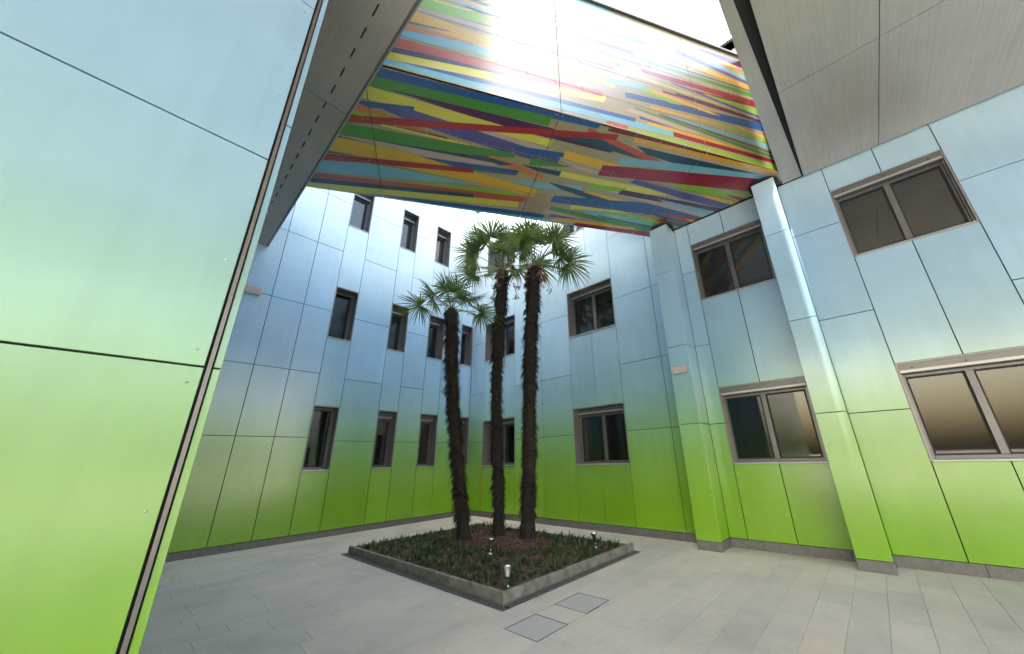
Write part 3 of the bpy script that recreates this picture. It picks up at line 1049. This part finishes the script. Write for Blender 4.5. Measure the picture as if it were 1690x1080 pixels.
# ------------------------------------------------------------------ block over the passage, left and behind the camera
EDGE = lambda x: -6.58 - 0.028 * x
OB = empty('overhanging_block', (4.0, -7.2, SOF))
tag(OB, 'grey metal soffit with a row of dark slots, the edge of an overhanging block', 'overhang')
SZ = SOF - 0.025
def wpart(mb, name, root):
    o = mb.build(name)
    o.parent = root
    o.matrix_parent_inverse = Matrix.Translation(-Vector(root.location))
    return o
xs = [-0.0, 1.6, 5.3, 9.0, 10.23]
for x0, x1 in zip(xs[:-1], xs[1:]):
    x0, x1 = x0 + 0.005, x1 - 0.005
    # plates with a slotted line: cut into front and rear plates and bridges between the slots
    y0f, y0r = -0.315, -0.335
    mb = MB()
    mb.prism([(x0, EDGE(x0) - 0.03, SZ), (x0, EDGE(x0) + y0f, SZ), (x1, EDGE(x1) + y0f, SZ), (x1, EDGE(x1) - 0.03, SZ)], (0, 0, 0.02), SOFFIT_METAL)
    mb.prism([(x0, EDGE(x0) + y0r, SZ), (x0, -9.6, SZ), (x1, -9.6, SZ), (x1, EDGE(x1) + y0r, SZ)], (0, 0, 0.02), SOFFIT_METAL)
    k = math.ceil((x0 - 0.1) / 0.36)
    cur = x0
    while True:
        a, b = 0.1 + k * 0.36, 0.1 + k * 0.36 + 0.19
        aa, bb = min(max(a, x0), x1), min(max(b, x0), x1)
        if aa > cur:
            mb.prism([(cur, EDGE(cur) + y0f, SZ), (cur, EDGE(cur) + y0r, SZ), (aa, EDGE(aa) + y0r, SZ), (aa, EDGE(aa) + y0f, SZ)], (0, 0, 0.02), SOFFIT_METAL)
        cur = max(cur, bb)
        k += 1
        if a > x1:
            break
    wpart(mb, 'soffit_panel', OB)
mb = MB()
mb.prism([(0, EDGE(0), SZ - 0.006), (0, EDGE(0) - 0.028, SZ - 0.006), (10.23, EDGE(10.23) - 0.028, SZ - 0.006), (10.23, EDGE(10.23), SZ - 0.006)], (0, 0, 0.30), FRAME)
wpart(mb, 'edge_trim', OB)
mb = MB()
mb.prism([(0, EDGE(0) + 0.022, SZ + 0.004), (0, EDGE(0) + 0.001, SZ + 0.004), (10.23, EDGE(10.23) + 0.001, SZ + 0.004), (10.23, EDGE(10.23) + 0.022, SZ + 0.004)], (0, 0, 0.05), SILL)
wpart(mb, 'edge_angle', OB)
mb = MB()
REAR_TOP, REAR_X, REAR_Y = 22.5, 10.3, -19.0  # unseen extents, set to shade the court and leave sunlit floor behind
mb.box((0.0, REAR_Y, SZ + 0.03), (10.255, -6.95, 7.6), DARK)
wpart(mb, 'slab', OB)
mb = MB()
mb.box((0.0, REAR_Y, 7.6), (REAR_X, -6.86, REAR_TOP), RENDER)  # unseen tower added above the slab to block the sun
wpart(mb, 'added_sun_block', OB)
mb = MB()
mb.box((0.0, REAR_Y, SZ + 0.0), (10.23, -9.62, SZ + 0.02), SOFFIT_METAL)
wpart(mb, 'rear_soffit', OB)

# ---- low wing to the right of the light well
RWG = empty('side_wing', (12.0, -4.0, SOF))
tag(RWG, 'brushed metal edge of a side wing at the top right, beside the striped bridge', 'overhang')
SX, WX = 10.25, 19.5  # wing's unseen far side, placed to limit fill light from the east
mb = MB()
mb.box((SX + 0.005, REAR_Y, SZ + 0.03), (WX, 0.0, 7.4), DARK)
wpart(mb, 'slab', RWG)
mb = MB()
mb.box((SX + 0.03, REAR_Y, 7.4), (WX, -0.05, 10.15), RENDER)
wpart(mb, 'upper_storey', RWG)
mb = MB()
mb.box((SX + 0.002, REAR_Y, 7.42), (SX + 0.028, -0.05, 10.15), SIDE_METAL)
wpart(mb, 'side_cladding', RWG)
mb = MB()
mb.prism([(SX, REAR_Y, SZ), (SX, -0.04, SZ), (SX + 0.33, -0.04, SZ), (SX + 0.10, -5.0, SZ), (SX + 0.10, REAR_Y, SZ)], (0, 0, 0.02), SIDE_METAL)
wpart(mb, 'edge_strip', RWG)
def edge_x(y):          # inner edge of the lower sheet, slightly skew to the strip
    return SX + 0.36 - 0.07 * min(1.0, max(0.0, (-0.04 - y) / 4.16))
ysp = [-0.04, -2.45, -4.2, -6.9, -9.6, -12.3, REAR_Y]
for ya, yb in zip(ysp[:-1], ysp[1:]):
    for xa, xb in ((None, 11.75), (11.75, 14.2), (14.2, 16.8), (16.8, WX)):
        y0_, y1_ = ya - 0.005, yb + 0.005
        a0 = edge_x(y0_) if xa is None else xa + 0.005
        a1 = edge_x(y1_) if xa is None else xa + 0.005
        mb = MB()
        dz = rng.uniform(-0.001, 0.001)
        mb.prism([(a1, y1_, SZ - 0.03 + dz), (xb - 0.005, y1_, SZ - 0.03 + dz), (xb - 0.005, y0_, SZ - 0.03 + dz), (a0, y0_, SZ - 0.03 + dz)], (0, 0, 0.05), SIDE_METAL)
        wpart(mb, 'soffit_panel', RWG)

# ---- near pier wall, left of the camera
PW = empty('pier_wall', (7.4, -7.62, 0))
tag(PW, 'close blue panelled wall end at the far left, nearest to the viewer', 'wall')
TP = wall_xf('pier')
def ppart(mb, name):
    o = mb.build(name)
    o.parent = PW
    o.matrix_parent_inverse = Matrix.Translation(-Vector(PW.location))
    return o
pb = [-18.8, -16.8, -14.8, -13.2, -11.5, -9.7, -7.675]
for c0, c1 in zip(pb[:-1], pb[1:]):
    rows = [0.15, 2.18, 3.80, 5.61, SZ - 0.004]
    for z0, z1 in zip(rows[:-1], rows[1:]):
        p = MB()
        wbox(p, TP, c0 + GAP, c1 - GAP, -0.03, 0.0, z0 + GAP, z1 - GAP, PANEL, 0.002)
        ppart(p, 'cladding_panel')
p = MB()
p.box((0.002, -18.8, 0), (7.36, -7.64, SZ - 0.002), DARK)
ppart(p, 'backing_wall')
p = MB()
p.box((7.362, -7.668, 0.15), (7.412, -7.648, SZ - 0.003), TRIM)
ppart(p, 'corner_trim')
for z0, z1 in ((0.15, 2.18), (2.18, 4.2), (4.2, SZ - 0.004)):
    p = MB()
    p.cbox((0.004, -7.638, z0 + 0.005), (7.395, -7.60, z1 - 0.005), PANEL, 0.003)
    ppart(p, 'corner_panel')
for c0, c1 in zip(pb[:-1], pb[1:]):
    p = MB()
    wbox(p, TP, c0 + 0.002, c1 - 0.002 + (0.06 if c1 > -8 else 0), -0.039, -0.012, -0.01, 0.147, PLINTH, 0.003)
    ppart(p, 'plinth_stone')
rvb = MB()
for zz in (0.7, 1.4, 2.08, 2.28, 2.9, 3.7, 3.9, 4.45, 5.0, 5.5, 5.7, 6.3):
    rvb.lathe((7.4015, -7.735, zz), [(0.0, 0.007), (0.006, 0.005), (0.008, 0.0), (0.006, -0.005), (0.0, -0.007)], RIVET, 8)
o_ = ppart(rvb, 'rivets')
o_['kind'] = 'stuff'

# ------------------------------------------------------------------ planting bed
BED = empty('planting_bed', (4.4, -2.8, 0))
tag(BED, 'square planting bed with low concrete curb around the three palms', 'planter')
CH, CW = 0.12, 0.055
def bpart(mb, name, root=BED, smooth=False):
    o = mb.build(name, None, smooth)
    o.parent = root
    o.matrix_parent_inverse = Matrix.Translation(-Vector(root.location))
    return o
for lo, hi in (((PX0, PY0, -0.02), (PX1, PY0 + CW, CH)), ((PX1 - CW, PY0 + CW + 0.001, -0.02), (PX1, PY1, CH)),
               ((PX0, PY0 + CW + 0.001, -0.02), (PX0 + CW, PY1, CH - 0.03)), ((PX0 + CW + 0.001, PY1 - CW, -0.02), (PX1 - CW - 0.001, PY1, CH - 0.03))):
    mb = MB()
    mb.cbox(lo, hi, CONCRETE, 0.006)
    bpart(mb, 'curb')
# soil as a gently mounded grid
mb = MB()
nx, ny = 60, 44
k = mb.slot(SOIL)
sr = random.Random(3)
ix0, ix1, iy0, iy1 = PX0 + CW, PX1 - CW, PY0 + CW, PY1 - CW
def soil_z(x, y):
    u, v = (x - ix0) / (ix1 - ix0), (y - iy0) / (iy1 - iy0)
    return 0.065 + 0.06 * math.sin(math.pi * min(max(u, 0), 1)) * math.sin(math.pi * min(max(v, 0), 1))
for j in range(ny + 1):
    for i in range(nx + 1):
        x, y = ix0 + (ix1 - ix0) * i / nx, iy0 + (iy1 - iy0) * j / ny
        mb.v.append((x, y, soil_z(x, y) + sr.uniform(-0.008, 0.008)))
for j in range(ny):
    for i in range(nx):
        a = j * (nx + 1) + i
        mb.f.append((a, a + 1, a + nx + 2, a + nx + 1))
        mb.mi.append(k)
bpart(mb, 'soil')

PALMS = [((3.74, -2.89), (-0.43, -0.37), 5.15), ((3.98, -2.25), (0.03, 0.02), 6.35), ((4.64, -2.03), (0.20, 0.17), 6.28)]
# ground cover tufts
mb = MB()
tr_ = random.Random(21)
def tuft(mb, x, y, z, s):
    for b in range(tr_.randint(9, 18)):
        a = tr_.uniform(0, 2 * math.pi)
        lean = tr_.uniform(0.25, 1.15)
        ln = s * tr_.uniform(0.7, 1.2)
        w = 0.006 * tr_.uniform(0.8, 1.5)
        d = Vector((math.cos(a), math.sin(a), 0))
        n = Vector((-d.y, d.x, 0)) * w
        p0 = Vector((x, y, z)) + d * tr_.uniform(0, 0.03)
        p1 = p0 + d * ln * 0.45 * math.sin(lean) + Vector((0, 0, ln * 0.55 * math.cos(lean * 0.6)))
        p2 = p1 + d * ln * 0.5 * math.sin(min(1.5, lean * 1.4)) + Vector((0, 0, ln * 0.35 * math.cos(lean * 1.5)))
        mb.poly([p0 - n, p0 + n, p1 + n, p1 - n], TUFT)
        mb.poly([p1 - n, p1 + n, p2], TUFT)
yy = iy0 + 0.08
row = 0
mc = Vector((4.25, -2.42, 0))
while yy < iy1 - 0.02:
    xx = ix0 + 0.07 + (0.07 if row % 2 else 0)
    while xx < ix1 - 0.03:
        x, y = xx + tr_.uniform(-0.05, 0.05), yy + tr_.uniform(-0.045, 0.045)
        dm = math.hypot((x - mc.x) / 1.15, (y - mc.y) / 0.8)
        if dm > 0.95 + tr_.uniform(-0.08, 0.1) and tr_.random() > 0.16:
            tuft(mb, x, y, soil_z(x, y) - 0.005, tr_.choice((0.07, 0.1, 0.12, 0.14, 0.18)) * tr_.uniform(0.85, 1.15))
        xx += 0.15
    yy += 0.13
    row += 1
gc = mb.build('ground_cover')
gc['kind'] = 'stuff'
tag(gc, 'dark green grassy tufts covering the planting bed', 'ground cover')
# mulch chips round the trunks and litter between the tufts
mb = MB()
def chip(x, y, z, s, mt):
    a = tr_.uniform(0, 6.28)
    d = Vector((math.cos(a), math.sin(a), tr_.uniform(-0.4, 0.4))) * s
    n = Vector((-math.sin(a), math.cos(a), tr_.uniform(-0.5, 0.5))) * s * 0.45
    c = Vector((x, y, z))
    mb.prism([c - d - n, c + d - n, c + d + n, c - d + n], (0, 0, 0.006), mt)
for k in range(2600):
    a, r_ = tr_.uniform(0, 6.28), math.sqrt(tr_.random())
    x, y = mc.x + 1.25 * r_ * math.cos(a), mc.y + 0.9 * r_ * math.sin(a)
    if ix0 < x < ix1 and iy0 < y < iy1:
        chip(x, y, soil_z(x, y) + 0.012 + tr_.random() * 0.012, tr_.uniform(0.012, 0.03), MULCH)
for k in range(1500):
    x, y = tr_.uniform(ix0, ix1), tr_.uniform(iy0, iy1)
    chip(x, y, soil_z(x, y) + 0.008, tr_.uniform(0.006, 0.018), MULCH if tr_.random() < 0.9 else DEAD)
mu = mb.build('mulch')
mu['kind'] = 'stuff'
tag(mu, 'reddish brown bark mulch around the palm trunks', 'mulch')

# ------------------------------------------------------------------ drain channel
DG = empty('drain_grate', (PX1, PY0, 0))
tag(DG, 'dark slotted drain grate running along the planting bed curb', 'drain')
mb = MB()
gx0, gx1, gy0, gy1 = PX0, PX1 + GW, PY0 - GW, PY1
mb.box((gx0, gy0, -0.011), (gx1, gy1 if False else PY0 - 0.001, -0.0098), DARK)
mb.box((PX1 + 0.001, PY0, -0.011), (gx1, gy1, -0.0098), DARK)
bpart(mb, 'channel', DG)
mb = MB()
z0, z1 = -0.009, 0.001
e = 0.012
for lo, hi in (((gx0, gy0, z0), (gx1, gy0 + e, z1)), ((gx0, PY0 - 0.035, z0), (PX1 + 0.035, PY0 - 0.022, z1 + 0.006)),
               ((PX1 + 0.022, PY0 - 0.021, z0), (PX1 + 0.035, gy1, z1 + 0.006)), ((gx1 - e, gy0 + e + 0.001, z0), (gx1, gy1, z1)), ((gx0, gy0 + e + 0.001, z0), (gx0 + e, PY0 - 0.036, z1))):
    mb.box(lo, hi, GALV)
bpart(mb, 'frame', DG)
mb = MB()
x = gx0 + 0.03
while x < gx1 - e - 0.01:
    mb.box((x, gy0 + e + 0.001, z0), (x + 0.016, PY0 - 0.036, z1 - 0.002), GALV)
    x += 0.046
for fy in (0.35, 0.68):
    y = gy0 + e + (PY0 - 0.036 - gy0 - e) * fy
    mb.box((gx0 + e + 0.001, y - 0.003, z0), (gx1 - e - 0.002, y + 0.003, z1 - 0.004), GALV)
y = PY0 + 0.01
while y < gy1 - 0.02:
    mb.box((PX1 + 0.036, y, z0), (gx1 - e - 0.001, y + 0.016, z1 - 0.002), GALV)
    y += 0.046
for fx in (0.35, 0.68):
    x = PX1 + 0.036 + (gx1 - e - PX1 - 0.036) * fx
    mb.box((x - 0.003, PY0, z0), (x + 0.003, gy1, z1 - 0.004), GALV)
o_ = bpart(mb, 'bars', DG)
o_['kind'] = 'stuff'

# ------------------------------------------------------------------ inspection hatches
for (hx0, hx1, hy0, hy1), lb in zip(HOLES, ('stone filled inspection hatch in the paving, the farther of the two, beside the drain grate', 'stone filled inspection hatch in the paving, the one nearest to the viewer')):
    hc = empty('inspection_hatch', ((hx0 + hx1) / 2, (hy0 + hy1) / 2, 0))
    tag(hc, lb, 'hatch', 'inspection hatches beside the planting bed')
    mb = MB()
    e = 0.006
    for lo, hi in (((hx0 + 0.003, hy0 + 0.003, -0.011), (hx1 - 0.003, hy0 + 0.003 + e, 0.002)), ((hx0 + 0.003, hy1 - 0.003 - e, -0.011), (hx1 - 0.003, hy1 - 0.003, 0.002)),
                   ((hx0 + 0.003, hy0 + 0.004 + e, -0.011), (hx0 + 0.003 + e, hy1 - 0.004 - e, 0.002)), ((hx1 - 0.003 - e, hy0 + 0.004 + e, -0.011), (hx1 - 0.003, hy1 - 0.004 - e, 0.002))):
        mb.box(lo, hi, HFRAME)
    bpart(mb, 'frame', hc)
    mb = MB()
    mb.cbox((hx0 + 0.0125, hy0 + 0.0125, -0.011), (hx1 - 0.0125, hy1 - 0.0125, -0.001), HATCH, 0.002)
    bpart(mb, 'cover', hc)

# ------------------------------------------------------------------ garden spotlights
SPOTS = [((6.34, -4.14), 'polished steel garden spotlight nearest to the curb corner'), ((5.02, -3.28), 'polished steel garden spotlight in front of the middle palm'),
         ((6.10, -1.72), 'polished steel garden spotlight by the far right curb end')]
for (sx_, sy_), lb in SPOTS:
    zz = soil_z(sx_, sy_)
    sp = empty('garden_spotlight', (sx_, sy_, zz))
    tag(sp, lb, 'spotlight', 'garden spotlights in the planting bed')
    tlt = (Vector((4.3, -2.4, 4.5)) - Vector((sx_, sy_, 0.3))).normalized()
    mb = MB()
    mb.lathe((0, 0, 0), [(0.0, 0.0), (0.05, 0.0), (0.055, 0.008), (0.05, 0.02), (0.022, 0.03), (0.016, 0.04), (0.0, 0.042)], STEEL, 20)
    mb.build('base', sp, True)
    mb = MB()
    mb.tube([(0, 0, 0.035), (0, 0, 0.09)], [0.011, 0.011], STEEL, 10)
    mb.build('stem', sp, True)
    mb = MB()
    mb.lathe((0, 0, 0), [(0.0, -0.045), (0.022, -0.04), (0.030, -0.01), (0.033, 0.05), (0.043, 0.085), (0.046, 0.10), (0.042, 0.102), (0.037, 0.085)], STEEL, 20)
    hd = mb.build('head', sp, True)
    hd.location = (0, 0, 0.13)
    hd.scale = (1.35, 1.35, 1.1)
    hd.rotation_euler = (0.25 * tlt.lerp(Vector((0, 0, 1)), 0.5)).to_track_quat('Z', 'Y').to_euler()
    mb = MB()
    mb.lathe((0, 0, 0), [(0.038, 0.086), (0.02, 0.09), (0.0, 0.091)], LENS, 20)
    mb.build('lens', hd, True)

# ------------------------------------------------------------------ wall lamps
def wall_lamp(T, u0, u1, z0, z1, off, label):
    c = T((u0 + u1) / 2, off, z0)
    wl = empty('wall_lamp', c)
    tag(wl, label, 'wall lamp')
    def p(mb, n):
        o = mb.build(n)
        o.parent = wl
        o.matrix_parent_inverse = Matrix.Translation(-Vector(c))
    mb = MB()
    wbox(mb, T, u0 + 0.03, u1 - 0.03, off + 0.0, off + 0.012, z0 + 0.02, z1 - 0.02, FRAME)
    p(mb, 'back_plate')
    mb = MB()
    wbox(mb, T, u0, u1, off + 0.013, off + 0.10, z0 + 0.012, z1, LAMPBODY, 0.012)
    p(mb, 'housing')
    mb = MB()
    wbox(mb, T, u0 + 0.015, u1 - 0.015, off + 0.02, off + 0.09, z0, z0 + 0.0115, LENS)
    p(mb, 'diffuser')
wall_lamp(TR, 7.535, 7.855, 3.20, 3.32, 0.522, 'beige wall lamp mounted on the pilaster')
wall_lamp(TL, -6.80, -6.46, 5.50, 5.70, 0.001, 'beige wall lamp on the blue panels at the far left')

# ------------------------------------------------------------------ palms
right_v = Vector((rt.x, rt.y, 0)).normalized()
fwd_v = Vector((fw.x, fw.y, 0)).normalized()
UPV = Vector((0, 0, 1))

def make_frond(root, origin, az, el, plen, fan, rnd, droop=0.6, dead=False, roll=0.0, lscale=1.0):
    """fan leaf: petiole plus a circle of folded, drooping segments; az measured from camera right towards forward"""
    d0 = (right_v * math.cos(az) + fwd_v * math.sin(az)) * math.cos(el) + UPV * math.sin(el)
    mb = MB()
    pts = []
    for i in range(6):
        t = i / 5
        pts.append(origin + d0 * plen * t - UPV * (0.22 * droop * plen * t * t))
    mb.tube(pts, [0.014 - 0.006 * i / 5 for i in range(6)], DEAD if dead else STALK, 5)
    tip = pts[-1]
    ax = (pts[-1] - pts[-2]).normalized()
    side = ax.cross(UPV)
    if side.length < 1e-3:
        side = right_v.copy()
    side.normalize()
    side = (Matrix.Rotation(roll, 3, ax) @ side).normalized()
    nor = side.cross(ax).normalized()
    n = 30
    spread = R(rnd.uniform(235, 275))
    mt = DEAD if dead else FROND
    for i in range(n):
        f = i / (n - 1) - 0.5
        th = f * spread + rnd.uniform(-0.035, 0.035)
        ln = fan * (1.0 - 0.32 * (2 * f) ** 2) * rnd.uniform(0.86, 1.06)
        dr = (ax * math.cos(th) + side * math.sin(th))
        dr = (dr + nor * (0.16 * math.cos(th) + rnd.uniform(-0.05, 0.05))).normalized()
        w = fan * 0.030 * rnd.uniform(0.8, 1.15)
        cr = nor.cross(dr).normalized()
        drp = droop * rnd.uniform(0.35, 1.25)
        kink = rnd.random() < 0.16          # some tips hang broken
        prev = None
        segs = 6
        base_r = 0.015
        for k in range(segs + 1):
            t = k / segs
            p = tip + dr * (base_r + ln * t) - UPV * (0.26 * drp * ln * t ** 2.2)
            if kink and t > 0.62:
                p = p - UPV * (t - 0.62) * ln * 0.9 - dr * (t - 0.62) * ln * 0.5
            prof = (0.34 + 1.3 * t) if t < 0.45 else (0.925 * (1 - ((t - 0.45) / 0.55) ** 1.5) + 0.025)
            ww = w * prof
            fold = nor * ww * 0.6
            cur = (p - cr * ww + fold, p, p + cr * ww + fold)
            if prev:
                mb.poly([prev[0], prev[1], cur[1], cur[0]], mt)
                mb.poly([prev[1], prev[2], cur[2], cur[1]], mt)
            prev = cur
    o = mb.build('dead_frond' if dead else 'frond')
    o.parent = root
    o.matrix_parent_inverse = Matrix.Translation(-Vector(root.location))
    return o

def trunk_curve(base, top_off, z1, wob, n=26):
    pts = []
    for i in range(n + 1):
        t = i / n
        bend = t ** 0.9
        x = base[0] + top_off[0] * bend + wob * 0.03 * math.sin(t * 7.0 + wob)
        y = base[1] + top_off[1] * bend + wob * 0.03 * math.cos(t * 5.0)
        pts.append(Vector((x, y, 0.06 + (z1 - 0.06) * t)))
    return pts

def make_palm(base, off, z1, label, fronds, wob, seed, rad=0.115, spent=0):
    rnd = random.Random(seed)
    root = empty('fan_palm', (base[0], base[1], soil_z(*base)))
    tag(root, label, 'palm tree', 'fan palms in the planting bed')
    pts = trunk_curve(base, off, z1, wob)
    n = len(pts)
    rads = []
    for i in range(n):
        t = i / (n - 1)
        r_ = rad * (1.16 - 0.22 * t if t < 0.06 else 0.98 + 0.06 * math.sin(i * 2.1) + (0.12 if t > 0.8 else 0))
        if t > 0.97:
            r_ *= 0.72
        rads.append(r_)
    mb = MB()
    mb.tube(pts, rads, BARK, 14)
    for i in range(len(mb.v)):
        v = Vector(mb.v[i])
        mb.v[i] = tuple(v + Vector((rnd.uniform(-1, 1), rnd.uniform(-1, 1), 0)) * 0.008)
    def pp(mb, name):
        o = mb.build(name)
        o.parent = root
        o.matrix_parent_inverse = Matrix.Translation(-Vector(root.location))
        return o
    pp(mb, 'trunk')
    # shaggy fibre: overlapping downward spikes, in ragged bands
    mb = MB()
    L = z1 - 0.35
    for k in range(1500):
        zt = rnd.random()
        fi = zt * (n - 1)
        i = min(int(fi), n - 2)
        p = pts[i].lerp(pts[i + 1], fi - i)
        if p.z < 0.5 and rnd.random() < 0.85:
            continue
        a = rnd.uniform(0, 2 * math.pi)
        d = Vector((math.cos(a), math.sin(a), 0))
        band = 0.5 + 0.5 * math.sin(p.z * 22 + 2.5 * math.sin(p.z * 5 + wob) + a * 2.0)
        q0 = p + d * rads[i] * 0.93
        big = (0.45 + 0.75 * band) * (1.25 if zt > 0.55 else 1.0)
        for s_ in range(6):
            ln = rnd.uniform(0.07, 0.15) * big
            outw = rnd.uniform(0.25, 0.8)
            tg = Vector((-d.y, d.x, 0))
            wd = rnd.uniform(0.003, 0.009)
            o_ = q0 + tg * rnd.uniform(-0.035, 0.035) + UPV * rnd.uniform(-0.03, 0.03)
            e1 = o_ + d * ln * outw * 0.75 - UPV * ln * 0.35 + tg * rnd.uniform(-0.012, 0.012)
            e2 = e1 + d * ln * outw * 0.25 - UPV * ln * 0.55 + tg * rnd.uniform(-0.02, 0.02)
            mb.poly([o_ - tg * wd * 1.6 + UPV * 0.012, o_ + tg * wd * 1.6 + UPV * 0.012, e1 + tg * wd, e1 - tg * wd], FIBRE)
            mb.poly([e1 - tg * wd, e1 + tg * wd, e2], FIBRE)
    # old leaf-base stubs
    for k in range(110):
        fi = rnd.uniform(0.1, 0.97) * (n - 1)
        i = min(int(fi), n - 2)
        p = pts[i].lerp(pts[i + 1], fi - i)
        a = rnd.uniform(0, 2 * math.pi)
        d = Vector((math.cos(a), math.sin(a), 0))
        q0 = p + d * rads[i] * 0.95
        q1 = q0 + d * 0.03 + UPV * 0.035
        mb.tube([q0, q1], [0.011, 0.007], DEAD if rnd.random() < 0.25 else BARK, 5)
    o = pp(mb, 'trunk_fibre')
    o['kind'] = 'stuff'
    top = pts[-1]
    for (az, el, pl, fan, droop, roll) in fronds:
        make_frond(root, top + Vector((0, 0, rnd.uniform(-0.12, 0.06))), R(az), R(el), pl, fan, rnd, droop, False, R(roll))
    for k in range(spent):      # withered leaves and flower stalks hanging below the crown
        az = rnd.uniform(0, 2 * math.pi)
        d = right_v * math.cos(az) + fwd_v * math.sin(az)
        o0 = top - UPV * rnd.uniform(0.02, 0.4) + d * 0.08
        mb = MB()
        p1 = o0 + d * rnd.uniform(0.12, 0.24) + UPV * rnd.uniform(0.0, 0.10)
        p2 = p1 + d * rnd.uniform(0.02, 0.12) - UPV * rnd.uniform(0.15, 0.32)
        p3 = p2 - UPV * rnd.uniform(0.1, 0.28) + d * rnd.uniform(-0.03, 0.05)
        mb.tube([o0, o0.lerp(p1, 0.5) + UPV * 0.05, p1, p2, p3], [0.014, 0.013, 0.012, 0.009, 0.005], DEAD, 6)
        for q in range(46):
            t = rnd.random()
            c = (p1.lerp(p2, t) if t < 0.5 else p2.lerp(p3, t)) + Vector((rnd.uniform(-1, 1), rnd.uniform(-1, 1), rnd.uniform(-1, 1))) * 0.055
            e1 = Vector((rnd.uniform(-1, 1), rnd.uniform(-1, 1), rnd.uniform(-1.4, 0.2))).normalized() * rnd.uniform(0.03, 0.07)
            e2 = Vector((rnd.uniform(-1, 1), rnd.uniform(-1, 1), rnd.uniform(-1, 1))).normalized() * 0.018
            mb.poly([c - e2, c + e2, c + e1 + e2 * 0.4, c + e1 - e2 * 0.4], DEAD)
        pp(mb, 'flower_stalk')
    return root

# (azimuth from camera-right towards away, elevation, petiole, fan, droop, roll)
F1 = [(182, 14, 0.78, 0.62, 0.9, 25), (-4, 12, 0.74, 0.66, 1.2, -25), (160, 38, 0.72, 0.60, 0.7, 35), (212, 46, 0.62, 0.58, 0.6, -35), (22, 42, 0.58, 0.6, 0.7, 30),
      (262, 60, 0.55, 0.58, 0.5, 40), (95, 52, 0.60, 0.58, 0.6, 0), (-62, 40, 0.62, 0.58, 0.8, -40), (60, 24, 0.72, 0.6, 1.0, 30), (300, 20, 0.66, 0.6, 1.0, 10),
      (170, 70, 0.50, 0.55, 0.4, 10)]
def random_crown(seed, n, base_fronds):
    rr = random.Random(seed)
    out = list(base_fronds)
    for k in range(n):
        az = k * 137.5 + rr.uniform(-18, 18)
        el = 20 + 62 * (k / n) + rr.uniform(-9, 9)
        out.append((az, el, rr.uniform(0.85, 1.2), rr.uniform(0.6, 0.76), 1.2 - 0.7 * k / n, rr.uniform(-45, 45)))
    return out
F2 = random_crown(4, 12, [(184, 8, 0.80, 0.60, 1.0, 20), (160, 30, 0.95, 0.66, 0.8, -30), (205, 50, 1.05, 0.72, 0.6, 15), (175, 62, 1.1, 0.74, 0.5, -20), (-20, 48, 0.85, 0.66, 0.8, 0)])
F3 = random_crown(9, 12, [(-6, 26, 0.75, 0.66, 0.9, -15), (25, 50, 0.95, 0.7, 0.7, 25), (-35, 52, 0.95, 0.7, 0.7, 0), (150, 55, 0.9, 0.66, 0.8, 0)])
make_palm(*PALMS[0], 'shortest fan palm, leftmost of the three, leaning left', F1, 0.8, 31, 0.118, 0)
make_palm(*PALMS[1], 'slender tall fan palm standing in the middle of the three', F2, 1.4, 32, 0.108, 7)
make_palm(*PALMS[2], 'thickest tall fan palm, rightmost of the three', F3, 0.6, 33, 0.138, 11)
